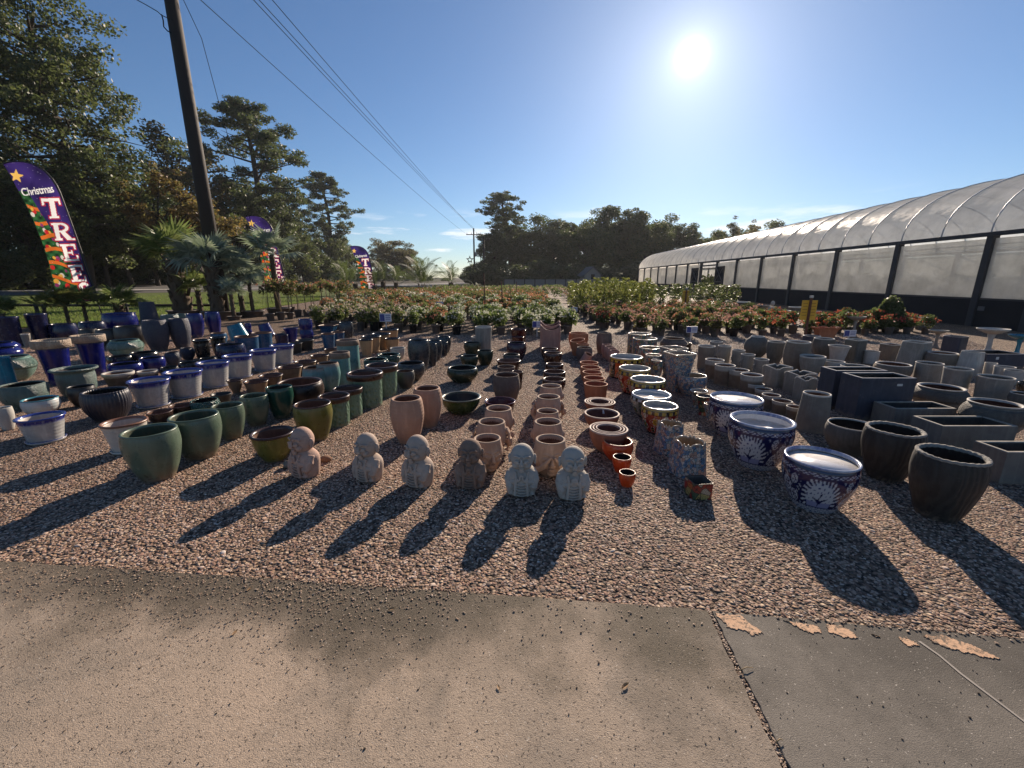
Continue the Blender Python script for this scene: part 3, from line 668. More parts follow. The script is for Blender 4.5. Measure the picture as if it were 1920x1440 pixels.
K('creambrown', glaze('cream_glaze', (.50, .47, .42), (.42, .38, .33), .3, tex='rings'), glaze('tan_lip', (.22, .10, .055), None, .35), PALE)
K('tan', glaze('tan_glaze', (.36, .24, .13), (.28, .17, .09), .35), glaze('black_lip', (.018, .013, .011), None, .25), DKIN)
K('bluedip', glaze('blue_dip', (.02, .085, .17), (.012, .05, .12), .22), glaze('rust_lip', (.16, .075, .04), None, .5))
K('greytall', glaze('slate_glaze', (.035, .042, .05), (.02, .024, .03), .25), None, DKIN)
K('greybowl', glaze('grey_glaze', (.055, .055, .052), (.035, .035, .033), .4), None)
K('darkgreen', glaze('dark_green', (.018, .03, .018), (.03, .04, .02), .28), None, DKIN)
K('mossbowl', glaze('moss_glaze', (.06, .085, .022), (.03, .05, .02), .25), glaze('moss_lip', (.075, .075, .03), (.03, .03, .02), .3), DKIN)
K('tealbowl', glaze('teal_glaze', (.03, .10, .085), (.015, .055, .05), .2, tex='pebble'), None, DKIN)
K('sandstone', glaze('sandy_clay', (.37, .225, .155), (.30, .17, .115), .8, tex='rings'), None, glaze('umber_inside', (.19, .085, .05), None, .85))
K('maroon', glaze('oxblood', (.075, .010, .009), (.03, .006, .006), .15), None, glaze('oxblood_inside', (.10, .012, .012), None, .3))
K('maroonbrown', glaze('brown_glaze', (.05, .018, .012), (.025, .010, .008), .18), glaze('brown_glaze_lip', (.16, .085, .06), None, .25))
K('purple', glaze('plum_glaze', (.035, .012, .03), (.05, .01, .012), .2), None, DKIN)
K('taupe', glaze('taupe_clay', (.17, .125, .10), (.10, .07, .06), .8, tex='rough'), None)
K('terracotta', glaze('terracotta', (.42, .155, .07), (.34, .115, .05), .75), None, glaze('terracotta_inside', (.36, .10, .04), None, .8))
K('terrabowl', glaze('terracotta_ringed', (.28, .12, .07), (.20, .08, .05), .75, tex='rings'), glaze('whitened_lip', (.50, .38, .31), None, .7), glaze('deep_clay', (.12, .045, .03), None, .8))
K('orange', glaze('orange_glaze', (.50, .065, .012), (.40, .045, .010), .2), glaze('orange_lip', (.50, .20, .10), None, .3), glaze('orange_inside', (.22, .03, .010), None, .5))
K('orangeblack', KEY['orange'][0], KEY['orange'][1], glaze('black_inside', (.010, .008, .008), None, .6))
K('rose', glaze('rose_clay', (.40, .22, .17), (.32, .16, .12), .8), None)
K('cement', glaze('grey_cement', (.28, .265, .23), (.20, .188, .165), .85, tex='rough', bump=.5), CEM_BACKLIT, glaze('cement_inside', (.13, .12, .105), None, .9))
K('cementbrown', glaze('brown_cement', (.15, .12, .095), (.22, .185, .145), .85, tex='rough'), CEM_BACKLIT)
K('cementdark', glaze('dark_cement', (.12, .112, .098), (.078, .073, .064), .8), CEM_BACKLIT, DKIN)
K('cementpale', glaze('pale_cement', (.44, .42, .38), (.34, .32, .29), .8), CEM_BACKLIT, glaze('pale_inside', (.22, .20, .18), None, .85))
K('whiteband', glaze('bark_clay', (.12, .085, .06), (.19, .14, .10), .8, ((.37, .35, .31), .80, .10), tex='rough'), glaze('white_band', (.50, .47, .42), None, .75))
K('slate', glaze('slate_fibre', (.048, .053, .074), (.034, .038, .055), .6, spec=.35), glaze('slate_lip', (.22, .22, .23), None, .5), DKIN)
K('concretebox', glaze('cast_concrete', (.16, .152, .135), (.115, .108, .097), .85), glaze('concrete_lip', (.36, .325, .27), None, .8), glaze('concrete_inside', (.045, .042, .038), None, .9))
K('wood', glaze('weathered_grain', (.014, .0128, .0115), (.024, .021, .018), .65, tex='grain'), glaze('chipped_lip', (.32, .30, .265), (.22, .20, .175), .85, tex='rough'), DKIN)
K('rough_shoulder', glaze('rough_stone', (.16, .15, .13), (.11, .10, .088), .8, tex='shoulder'), glaze('stone_lip', (.42, .39, .35), None, .7), glaze('rust_inside', (.09, .035, .022), None, .8))
K('ribcement', glaze('ringed_cement', (.17, .16, .138), (.12, .112, .097), .8, tex='rings'), CEM_BACKLIT)
FL1 = [(.45, .40, .33), (.38, .16, .12), (.08, .16, .22), (.42, .30, .10), (.30, .28, .24), (.10, .18, .12), (.36, .14, .08)]
K('floral', mosaic('painted_flowers', FL1), glaze('floral_lip', (.45, .38, .30), None, .2), glaze('ochre_lining', (.40, .30, .19), None, .35))
K('floralblue', mosaic('painted_blue_flowers', [(.46, .41, .37), (.10, .22, .36), (.42, .26, .20), (.22, .31, .34), (.52, .46, .40), (.09, .17, .28)], scale=40), glaze('sunlit_lip', (.45, .37, .28), None, .15), glaze('ochre_lining2', (.42, .30, .18), None, .35))
K('floralred', mosaic('painted_red_flowers', [(.30, .03, .02), (.42, .12, .03), (.35, .28, .10), (.05, .09, .05), (.40, .33, .24), (.33, .05, .03)], scale=20), BROWN, glaze('dull_lining', (.16, .14, .12), None, .3))
K('paintblue', M_painted, glaze('white_lip', (.50, .52, .56), (.03, .05, .22), .12), glaze('white_lining', (.82, .80, .77), (.76, .73, .70), .2))
K('paintred', M_painted, glaze('cream_lip', (.46, .42, .36), None, .15), glaze('grey_lining', (.50, .48, .45), (.40, .38, .355), .25))
K('paintsky', M_painted, glaze('sky_lip', (.20, .28, .42), (.40, .42, .45), .15), KEY['paintblue'][2])

PROF = dict(
 egg=[(.58, 0), (.63, .03), (.82, .25), (.97, .5), (1.04, .70), (1.025, .88), (.99, .965)],
 tallegg=[(.66, 0), (.70, .04), (.92, .25), (1.10, .52), (1.14, .68), (1.07, .9), (1.01, .97)],
 taper=[(.70, 0), (.72, .02), (.84, .45), (.975, .94)], cyl=[(.86, 0), (.88, .02), (.93, .5), (.98, .95)],
 barrel=[(.82, 0), (.86, .03), (1.04, .35), (1.10, .55), (1.06, .8), (.985, .96)],
 bowl=[(.48, 0), (.54, .03), (.78, .3), (.94, .65), (.985, .93)],
 roundbowl=[(.58, 0), (.68, .07), (.98, .38), (1.08, .64), (1.05, .86), (.99, .96)],
 shoulder=[(.60, 0), (.66, .04), (1.02, .28), (1.24, .58), (1.20, .78), (1.02, .93), (.95, .965)],
 flare=[(.55, 0), (.58, .03), (.70, .4), (.84, .8), (.97, .96)], cone=[(1.22, 0), (1.22, .03), (1.11, .5), (1.0, .96)],
 ball=[(.72, 0), (1.0, .06), (1.65, .3), (1.85, .55), (1.6, .80), (1.05, .96)],
 inv=[(1.42, 0), (1.42, .10), (1.33, .12), (1.15, .55), (1.0, .96)],
 gourd=[(.80, 0), (1.02, .14), (1.08, .28), (.92, .47), (.93, .52), (1.08, .70), (1.0, .94)],
 footed=[(.52, 0), (.56, .06), (.46, .18), (.72, .5), (.88, .8), (.94, .94)],
 straight=[(.97, 0), (.975, .02), (.98, .5), (.985, .96)], urn=[(.62, 0), (.64, .03), (.80, .3), (.86, .7), (.84, .86), (.95, .94)])
def resample(pts, n):
    p = np.array(pts, float); q = [p[0]]                       # Catmull-Rom through the profile
    P = np.vstack([2 * p[0] - p[1], p, 2 * p[-1] - p[-2]]); m = len(p) - 1
    for k in range(1, n + 1):
        t = k / n * m; i = min(m - 1, int(t)); f = t - i; a, b, c, d = P[i], P[i + 1], P[i + 2], P[i + 3]
        q.append(.5 * ((2 * b) + (c - a) * f + (2 * a - 5 * b + 4 * c - d) * f * f + (3 * b - a - 3 * c + d) * f ** 3))
    return np.array(q)
def lathe(pts, seg, sec=None, zmod=None, close0=False, close1=False):
    """pts (r,z) -> verts, faces; sec(theta array)->(x,y) unit outline, zmod(theta)->z offset factor"""
    th = np.arange(seg) * 2 * math.pi / seg
    cx, cy_ = sec(th) if sec else (np.cos(th), np.sin(th))
    v = np.concatenate([np.stack([r * cx, r * cy_, np.full(seg, z) + (zmod(th) * zf if zmod else 0)], 1) for (r, z, zf) in [(q[0], q[1], q[2] if len(q) > 2 else 0) for q in pts]])
    n = len(pts); f = [(i * seg + k, i * seg + (k + 1) % seg, (i + 1) * seg + (k + 1) % seg, (i + 1) * seg + k) for i in range(n - 1) for k in range(seg)]
    if close0: f.append(tuple(range(seg))[::-1])
    if close1: f.append(tuple((n - 1) * seg + k for k in range(seg)))
    return v, f
def superell(p=9.0, a=1.0, b=1.0, rz=0.0):
    def s(th):
        x = np.sign(np.cos(th)) * np.abs(np.cos(th)) ** (2 / p) * a; y = np.sign(np.sin(th)) * np.abs(np.sin(th)) ** (2 / p) * b
        return x * math.cos(rz) - y * math.sin(rz), x * math.sin(rz) + y * math.cos(rz)
    return s
def ribs(n, amp):
    return lambda th: ((1 + amp * np.cos(n * th)) * np.cos(th), (1 + amp * np.cos(n * th)) * np.sin(th))

# ---- hand painted ware: colours laid on the vertices
def paint_blue(th, z):
    W, Bl, Nv = np.array((.46, .46, .48)), np.array((.014, .017, .12)), np.array((.008, .009, .055))
    n = 6; ph = (th * n / (2 * math.pi)); fr = ph - np.floor(ph); odd = (np.floor(ph) % 2) > .5
    c = np.tile(Nv, (len(th), 1)); x = (fr - .5) * 1.05; y = z - .42
    # fan panels: a bird with its tail spread
    r = np.hypot(x, y + .10); a = np.arctan2(x, y + .10); fan = (~odd)
    inner = fan & (r < .40) & (np.abs(a) < 1.75); c[inner] = W
    c[inner & (r > .15) & (np.cos(a * 15 + np.floor(r * 11) * math.pi) > .62) & (np.sin(r * 69) > .3)] = Bl
    ring = fan & (r >= .40) & (r < .54) & (np.abs(a) < 1.9); c[ring & (np.sin(a * 30 + r * 14) > .1)] = W
    pond = fan & (np.abs(x) < .36) & (y <= -.13) & (y > -.27); c[pond] = W * .45 + Bl * 1.3
    bird = fan & (((np.abs(x) < .19) & (np.abs(y + .12 - np.abs(x) * .45) < .030 * (1.2 - np.abs(x) * 4))) | (np.hypot(x, (y + .12) * 1.2) < .06) | (np.hypot(x - .03, y - .06) < .026) | ((np.abs(x - .02 * np.sin(y * 30)) < .016) & (y > -.12) & (y < .06)) | ((np.abs(np.abs(x) - .02) < .008) & (y < -.12) & (y > -.22))); c[bird] = Nv
    # scroll flowers between the fans
    for fx, fy, fr_ in ((0, .08, .15), (-.24, -.12, .13), (.24, -.12, .13), (0, -.22, .08), (-.3, .25, .10), (.3, .25, .10)):
        rr = np.hypot(x - fx, y - fy); aa = np.arctan2(y - fy, x - fx); m = odd & (rr < fr_)
        c[m & (rr > fr_ * .82)] = W; c[m & (rr < fr_ * .7) & (rr > fr_ * .3) & (np.cos(aa * 6) > .2)] = W * .9; c[m & (rr < fr_ * .16)] = W
    fern = odd & (np.sin((x * 1.2 + y) * 46) > .55) & (np.sin((x * 1.2 - y) * 18) > .1); c[fern] = W * .8
    # bands
    up = z > .80; c[up] = W; wv = up & (np.abs(z - .86 - .022 * np.sin(th * 22)) < .014); c[wv] = Nv; c[up & (np.abs(z - .86 + .022 * np.sin(th * 22)) < .008)] = Bl
    for zz, w_ in ((.80, .012), (.825, .006), (.905, .01), (.935, .02)): c[np.abs(z - zz) < w_] = Nv
    lo = z < .15; c[lo] = W * .8; c[lo & ((np.abs(np.sin(th * 15 + z * 40)) < .22) | (np.abs(np.sin(th * 15 - z * 40)) < .22))] = Bl; c[np.abs(z - .15) < .01] = Nv
    return c
def paint_red(th, z, top=(.45, .27, .04), body=(.17, .012, .010), alt=(.30, .035, .015)):
    Wt, Ye, Bk, Gr, Or = np.array((.48, .42, .33)), np.array((.48, .26, .03)), np.array((.014, .012, .012)), np.array((.05, .11, .05)), np.array((.44, .09, .02))
    n = 5; ph = th * n / (2 * math.pi); fr = ph - np.floor(ph); x = (fr - .5) * 1.1; y = z - .42; odd = (np.floor(ph) % 2) > .5
    c = np.tile(np.array(body), (len(th), 1)); c[odd] = alt
    for fx, fy, fr_, col in ((-.2, .1, .17, Ye), (.24, -.05, .20, Gr), (0, -.25, .14, Or), (.3, .28, .12, Wt), (-.36, -.2, .13, Bk), (-.05, .30, .1, Or)):
        rr = np.hypot(x - fx, y - fy); aa = np.arctan2(y - fy, x - fx); m = rr < fr_ * (.85 + .15 * np.cos(aa * 6))
        c[m] = col; c[m & (rr > fr_ * .74)] = Wt; c[m & (rr < fr_ * .32)] = Bk; c[m & (rr < fr_ * .2)] = Ye
    sw_ = np.abs(np.sin(x * 9 + np.sin(y * 16) * 1.3)) < .10; c[sw_ & (z < .76)] = Wt
    c[z > .78] = top; c[(z > .78) & (np.sin(th * 16) > .2) & (z < .9)] = Bk; c[(z > .78) & (np.hypot(np.sin(th * 8) * .2, z - .84) < .035)] = Wt
    for zz in (.775, .905): c[np.abs(z - zz) < .012] = Bk
    c[z < .08] = Bk
    return c
def paint_sun(th, z): return paint_red(th, z, (.50, .36, .05), (.02, .02, .018), (.42, .07, .015))
def paint_green(th, z): return paint_red(th, z, (.36, .40, .42), (.20, .20, .16), (.03, .05, .04))

POTS = []
def build_pot(name, label, cat, loc, Rr, h, prof, key, group=None, rz=0.0, thick=.11, lip=None, saucer=False, sec=None, zmod=None, paint=None, fill=None, handle=None, tilt=None, seg=44):
    o = thing(name, label, cat, loc, rz, group)
    if tilt: o.rotation_euler = (*tilt, rz)
    outer, rim, inner = KEY[key]; P = resample(PROF[prof], 18 if not paint else 70); P = P * np.array([Rr, h]); zl = P[-1][1]; rl = P[-1][0]; tw = thick * Rr
    if paint: seg = 224
    Q = [(r, z, 0 if zmod is None or z < h * .8 else (z / h - .8) / .2) for r, z in P]
    v, f = lathe(Q, seg, sec, zmod, True); me = mesh('body', v, f, True, [outer])
    if paint:
        at = me.color_attributes.new('paint', 'FLOAT_COLOR', 'POINT'); th = np.tile(np.arange(seg) * 2 * math.pi / seg, len(Q)); zz = np.repeat(P[:, 1] / h, seg)
        cc = np.concatenate([paint(th, zz), np.ones((len(th), 1))], 1); at.data.foreach_set('color', cc.astype(np.float32).ravel())
    add('body', me, o)
    if lip == 'roll': L_ = [(rl, zl), (rl + tw * .25, zl - h * .005), (1.0 * Rr + tw * .42, zl + h * .012), (Rr + tw * .35, h), (Rr - tw * .3, h * 1.008), (Rr - tw, h * .985), (Rr - tw * 1.15, zl - h * .02)]
    elif lip == 'band': L_ = [(rl * .985, zl - h * .13), (rl + tw * .45, zl - h * .125), (Rr + tw * .35, h * .985), (Rr + tw * .1, h), (Rr - tw * .8, h), (Rr - tw, h * .985), (Rr - tw * 1.1, zl - h * .03)]
    else: L_ = [(rl, zl), (Rr, h * .985), (Rr - tw * .18, h), (Rr - tw * .7, h), (Rr - tw * .97, h * .985), (Rr - tw * 1.03, zl - h * .01)]
    L_ = [(r, z, 1) for r, z in L_]
    v, f = lathe(L_, seg if not paint else 64, sec, zmod); add('rim', mesh('rim', v, f, True, [rim]), o)
    last = L_[-1]; fl = (fill or .10) * h
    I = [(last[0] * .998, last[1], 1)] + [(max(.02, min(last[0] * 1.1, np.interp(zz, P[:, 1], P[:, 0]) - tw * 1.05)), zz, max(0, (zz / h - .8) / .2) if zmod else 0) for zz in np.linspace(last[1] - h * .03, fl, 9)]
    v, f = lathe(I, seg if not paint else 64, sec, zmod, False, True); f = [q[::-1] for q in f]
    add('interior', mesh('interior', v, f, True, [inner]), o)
    if saucer:
        sr = P[0][0]; v, f = lathe([(sr * .9, .002), (sr * 1.12, .004), (sr * 1.22, .034), (sr * 1.17, .036), (sr * 1.08, .014), (sr * .99, .014)], seg, None, None, True)
        add('saucer', mesh('saucer', v, f, True, [outer]), o)
        for ch in o.children:
            if ch.name.split('.')[0] != 'saucer': ch.location.z += .012
    if handle:
        a = handle; d = Vector((math.cos(a), math.sin(a), 0)); pts = [d * (Rr * .9 + .42 * Rr * math.sin(math.pi * k / 10)) + Vector((0, 0, h * (.30 + .45 * k / 10))) for k in range(11)]
        add('handle', mesh('handle', *(lambda m: (m.v, m.f))(MB().tube(pts, Rr * .11, 8)), True, [outer]), o)
    POTS.append((o, Rr * max(1, max(q[0] for q in PROF[prof])), h)); return o
def solve(xl, xr, yr, yb, prof):
    um = (xl + xr) / 2; ub = um + (960 - um) * (yb - yr) / (3872 - yr); d = ray(um, yr); g_ = G(ub, yb)
    b = PROF[prof][0][0]; Rr = .2; y = g_.y
    for _ in range(12):
        y = g_.y + Rr * b * .9; x = y * d[0] / d[1]; z = H + y * d[2] / d[1]
        dep = y * cP - (z - H) * sP; Rr = (xr - xl) / 2 * dep / F / math.sqrt(1 + (cP * x / dep) ** 2)
    return Vector((x, y, 0)), Rr, z
def pot(xl, xr, yr, yb, prof, key, label, group=None, name='glazed_pot', cat='pot', **kw):
    p, Rr, h = solve(xl, xr, yr, yb, prof)
    if h < .06: print('LOW', label, round(h, 3)); h = .1
    return build_pot(name, label, cat, p, Rr, h, prof, key, group, **kw)
def row(items, prof, key, label, group, anchor=None, **kw):
    return [pot(*it, prof, key, label + (', %s from %s' % (ORD[i], anchor) if anchor else ''), group, **kw) for i, it in enumerate(items)]
# ---------------------------------------------------------------- the stock, row by row
# blue end
pot(-14, 36, 594, 652, 'cyl', 'navy', 'tall dark navy cylinder pot beside the flared navy pot', name='tall_pot')
pot(43, 88, 588, 646, 'taper', 'navy', 'tall flared navy pot with tapering sides before the lawn', name='tall_pot')
pot(37, 56, 626, 652, 'taper', 'cement', 'small grey ribbed pot between two tall navy pots', sec=ribs(14, .05), name='ribbed_pot')
pot(90, 143, 607, 644, 'barrel', 'navy', 'low navy barrel pot before the lawn')
pot(146, 197, 603, 634, 'barrel', 'navy', 'navy barrel pot beside the wide cobalt pot')
pot(190, 254, 587, 626, 'barrel', 'cobalt', 'wide bright cobalt pot before the red potted palm', lip='roll', name='wide_pot')
pot(259, 289, 566, 616, 'inv', 'pitted', 'blue grey pot standing upside down', name='upturned_pot')
row([(146, 182, 617, 650), (178, 231, 617, 652), (212, 272, 611, 652)], 'barrel', 'charcoal', 'charcoal barrel pot behind the cream rimmed cobalt pots', 'charcoal barrel pots', 'the lawn end')
row([(265, 311, 600, 659), (314, 352, 597, 654)], 'tallegg', 'pitted', 'tall pitted blue grey jar', 'tall pitted jars', 'the upturned pot', name='tall_jar')
row([(348, 378, 588, 634), (383, 410, 585, 629)], 'tallegg', 'cobalt', 'tall cobalt barrel jar with glossy sides', 'tall cobalt jars', 'the pitted jars', name='tall_jar')
row([(300, 334, 590, 622), (328, 352, 588, 618)], 'roundbowl', 'sage', 'grey green bowl behind the tall jars', 'grey green bowls', 'the upturned pot', name='bowl')
row([(-40, 30, 642, 668), (-44, 34, 652, 682)], 'shoulder', 'cobalt', 'cobalt bowl with rounded shoulder at the lawn end', 'shouldered cobalt bowls', 'the lawn', name='bowl')
row([(55, 132, 637, 724), (130, 197, 628, 706)], 'flare', 'creamcobalt', 'tall cobalt planter with broad cream rim', 'cream rimmed cobalt planters', 'the celadon jar', lip='band', name='tall_planter')
pot(204, 262, 637, 672, 'shoulder', 'celadon', 'round celadon bowl behind the navy bowls, textured shoulder', name='textured_bowl')
pot(-22, 58, 668, 716, 'shoulder', 'celadon', 'round celadon jar beside the turquoise cylinder, textured shoulder', name='textured_bowl')
pot(-34, 21, 671, 738, 'straight', 'turq', 'tall turquoise cylinder pot', name='tall_pot')
row([(200, 250, 667, 694), (242, 296, 660, 688)], 'roundbowl', 'black', 'black round pot behind the cobalt bowls', 'black round pots', 'the wide sage planter')
row([(201, 267, 681, 712), (260, 308, 670, 702)], 'roundbowl', 'cobalt', 'cobalt bowl behind the white rimmed pots', 'cobalt bowls', 'the wide sage planter', name='bowl')
pot(92, 184, 690, 748, 'urn', 'sage', 'wide sage planter with flared rim', lip='roll', name='wide_planter')
row([(190, 252, 698, 730), (256, 297, 695, 722)], 'taper', 'whiteband', 'white rimmed dark pot beside the wide sage planter', 'white rimmed dark pots', 'the wide sage planter', lip='band')
pot(-6, 87, 720, 770, 'roundbowl', 'sage', 'wide shallow sage bowl with rough sides', name='wide_bowl')
pot(38, 110, 747, 782, 'roundbowl', 'tealdrip_bowl', 'small bowl with teal rim and white drips over brown', lip='roll', name='bowl')
pot(123, 178, 724, 764, 'roundbowl', 'charcoal', 'charcoal pot beside the ribbed navy jar')
pot(150, 241, 732, 793, 'roundbowl', 'ribnavy', 'round dark navy jar with vertical ribs', sec=ribs(40, .016), name='ribbed_jar', seg=160, thick=.13)
pot(-14, 23, 764, 808, 'egg', 'cementpale', 'small pale pot with pitted rim at the edge of the stock', thick=.2, name='small_pot')
pot(27, 124, 782, 835, 'taper', 'whiteblue', 'low white pot with blue rim standing apart on the gravel', lip='roll', saucer=True, name='low_pot')
row([(238, 320, 713, 767), (305, 380, 697, 749), (367, 430, 680, 729), (416, 473, 667, 711), (467, 518, 657, 697), (505, 551, 648, 684)], 'taper', 'whiteblue', 'white saucer pot with blue rim', 'white pots with blue rims', 'the ribbed navy jar', lip='roll', saucer=True, name='saucer_pot')
row([(359, 394, 637, 676), (392, 423, 632, 668)], 'urn', 'black', 'black pot with thick silvery rim', 'black pots with silvery rims', 'the pitted jars', lip='roll')
pot(404, 458, 645, 680, 'barrel', 'navy', 'wide navy barrel pot behind the white and blue pots', name='wide_pot')
row([(300, 335, 688, 716), (334, 372, 679, 704), (373, 406, 671, 694)], 'roundbowl', 'black', 'small black bowl behind the white and blue pots', 'small black bowls', 'the cobalt bowls', name='small_bowl')
row([(309, 336, 660, 686), (338, 362, 652, 676)], 'shoulder', 'pitted', 'dark crusted jar among the black pots', 'dark crusted jars', 'the pitted jars', name='jar')
pot(432, 462, 608, 640, 'inv', 'turq', 'turquoise jar leaning over with its rim cut aslant', tilt=(0, -.28), name='leaning_jar')
pot(489, 511, 607, 633, 'inv', 'cobalt', 'violet blue jar leaning over beside small navy pots', tilt=(0, -.25), name='leaning_jar')
pot(458, 470, 606, 628, 'gourd', 'cobalt', 'slim blue vase behind the leaning turquoise jar', name='vase')
row([(438, 485, 630, 668), (470, 510, 623, 659)], 'cyl', 'bluedip', 'teal cylinder pot with rust brown rim', 'teal pots with rust rims', 'the leaning jar')
pot(394, 424, 624, 650, 'roundbowl', 'bluedip', 'small teal bowl beside the leaning turquoise jar', name='bowl')
pot(514, 541, 627, 648, 'cyl', 'navy', 'small navy cylinder with silver rim')
pot(530, 559, 615, 644, 'flare', 'cobalt', 'flared blue pot beside the gourd shaped pot')
pot(559, 584, 598, 637, 'gourd', 'cobalt', 'blue gourd shaped pot with pinched waist', name='gourd_pot')
row([(553, 589, 637, 658), (538, 567, 643, 664)], 'taper', 'charcoal', 'low charcoal pot behind the last white pot', 'low charcoal pots', 'the gourd pot')
pot(598, 633, 609, 630, 'flare', 'bluedip', 'square flared blue planter', sec=superell(10, .95, .95), name='square_planter')
pot(635, 661, 604, 634, 'barrel', 'greytall', 'dark teal barrel pot behind the teal cylinders')
row([(601, 628, 625, 655), (620, 646, 622, 649)], 'taper', 'bluedip', 'blue tapered pot with thin rust rim', 'blue tapered pots', 'the gourd pot')
# stoneware and greens
pot(424, 455, 712, 742, 'footed', 'stoneware', 'small footed stoneware vase with flared brown rim', lip='roll', name='footed_vase')
row([(456, 503, 714, 740), (485, 530, 703, 728), (519, 567, 687, 713), (551, 593, 677, 702), (581, 616, 666, 688), (607, 634, 654, 674)], 'taper', 'stoneware', 'banded stoneware pot with brown rim, in a diagonal row', 'banded stoneware pots', 'the footed vase', lip='roll')
pot(394, 435, 738, 760, 'taper', 'charcoal', 'small charcoal pot beside the green egg pots')
row([(568, 611, 688, 740), (594, 634, 680, 736)], 'tallegg', 'tealtall', 'tall teal jar with bare clay rim', 'tall teal jars', 'the wide brown pot', name='tall_jar')
row([(617, 655, 660, 726), (630, 672, 637, 696)], 'straight', 'tealtall', 'tall teal cylinder with bare clay rim', 'tall teal cylinders', 'the wide brown pot', lip='band', name='tall_pot')
pot(519, 604, 715, 768, 'roundbowl', 'darkbrown', 'wide dark brown pot with brown inside', name='wide_pot')
row([(223, 335, 806, 905), (314, 412, 778, 864), (395, 456, 759, 826), (448, 502, 741, 800)], 'egg', 'greenegg', 'celadon green egg shaped pot in the diagonal row', 'celadon egg pots', 'the cream pot', name='egg_pot', thick=.12)
pot(497, 548, 725, 786, 'egg', 'tealdark', 'glossy bottle green egg shaped pot', name='egg_pot')
pot(549, 621, 756, 829, 'egg', 'olive', 'olive egg shaped pot with brown rim', name='egg_pot', thick=.11)
row([(596, 655, 741, 803), (624, 679, 727, 785), (650, 717, 698, 767), (684, 745, 684, 747)], 'cyl', 'greenrelief', 'pale green relief pot with brown rim', 'green relief pots', 'the olive egg pot', lip='band', name='relief_pot')
pot(469, 551, 810, 867, 'bowl', 'olive', 'dark olive bowl with thick brown rim behind the first statue', lip='roll', name='bowl', thick=.12)
row([(273, 325, 771, 796), (315, 365, 759, 782)], 'bowl', 'darkbrown', 'shallow brown bowl behind the egg pots', 'shallow brown bowls', 'the cream pot', name='bowl')
pot(356, 410, 750, 778, 'roundbowl', 'tealbowl', 'teal bowl with hammered rim behind the egg pots', name='bowl')
pot(187, 278, 792, 853, 'taper', 'creambrown', 'cream pot with tan rim beside the celadon egg pots', saucer=True, lip='roll')
# tan, grey and dark green
row([(673, 699, 637, 669), (678, 714, 631, 662), (697, 732, 626, 656), (712, 747, 618, 645), (721, 749, 635, 659)], 'taper', 'tan', 'tan pot with black rim and saucer', 'tan pots with black rims', 'the tall teal cylinders', lip='roll', saucer=True)
pot(731, 760, 652, 674, 'bowl', 'cementpale', 'pale grey bowl with red inside, beside the tan pots', name='bowl')
row([(683, 726, 673, 698), (708, 749, 664, 687)], 'roundbowl', 'tealbowl', 'dark teal bowl behind the green relief pots', 'dark teal bowls', 'the relief pots', lip='roll', name='bowl')
pot(746, 795, 680, 715, 'roundbowl', 'greytall', 'dark slate bowl beside the tall slate jar', name='bowl')
pot(743, 776, 695, 729, 'roundbowl', 'greybowl', 'grey bowl with brown inside behind the relief pots', name='bowl')
pot(766, 803, 637, 698, 'tallegg', 'greytall', 'large tall slate jar with faint drips', name='tall_jar')
row([(800, 818, 644, 687), (804, 827, 638, 677), (826, 839, 641, 668), (820, 844, 631, 663)], 'tallegg', 'greytall', 'slim slate jar on the open gravel', 'slim slate jars', 'the large slate jar', name='slim_jar')
row([(870, 901, 642, 670), (895, 924, 657, 686), (864, 896, 667, 692)], 'egg', 'darkgreen', 'dark green egg shaped pot with bright rim', 'dark green pots', 'the grey cylinders', name='egg_pot')
pot(840, 894, 689, 719, 'roundbowl', 'darkgreen', 'dark green low bowl on the open gravel', name='bowl')
pot(827, 901, 743, 778, 'bowl', 'mossbowl', 'wide moss green bowl beside the sandy clay jars', lip='roll', name='wide_bowl')
row([(733, 790, 746, 833), (776, 825, 727, 803)], 'tallegg', 'sandstone', 'tall sandy clay jar', 'tall sandy clay jars', 'the third statue', name='clay_jar', thick=.16)
row([(890, 922, 612, 664), (883, 916, 631, 660)], 'cyl', 'cement', 'grey weathered cylinder pot with a rusty stake behind', 'grey weathered cylinders', 'the rose bed')
# oxblood and brown
row([(958, 987, 617, 648), (959, 983, 631, 652)], 'cyl', 'maroon', 'oxblood cylinder pot behind the plum jar', 'oxblood cylinders', 'the rose bed')
pot(952, 985, 642, 677, 'tallegg', 'purple', 'glossy plum coloured jar before the oxblood cylinders', name='jar')
pot(944, 974, 664, 694, 'roundbowl', 'charcoal', 'low black bowl behind the brown bowl', name='bowl')
pot(931, 977, 675, 704, 'taper', 'maroonbrown', 'wide brown bowl behind the taupe pots', name='bowl')
pot(932, 966, 687, 718, 'cyl', 'taupe', 'taupe cylinder behind the large embossed taupe pot')
pot(926, 973, 702, 752, 'barrel', 'taupe', 'large embossed taupe barrel pot', name='barrel_pot')
pot(960, 981, 696, 730, 'taper', 'maroonbrown', 'narrow brown pot half hidden behind the embossed barrel')
pot(908, 967, 751, 786, 'taper', 'maroon', 'oxblood pot with thick bright rim', thick=.13)
row([(1012, 1052, 613, 662), (1012, 1051, 606, 655)], 'straight', 'rose', 'tall rose clay planter with notched rim', 'notched rose planters', 'the brown egg pots', zmod=lambda th: -.05 + .10 * np.abs(np.cos(th)), sec=superell(5, .95, .85), name='notched_planter')
row([(1015, 1046, 653, 680), (1020, 1053, 661, 690), (1023, 1056, 682, 708), (1019, 1060, 696, 722), (1018, 1060, 710, 742)], 'egg', 'maroonbrown', 'dark brown egg shaped pot in the centre row', 'dark brown egg pots', 'the notched planters', name='egg_pot')
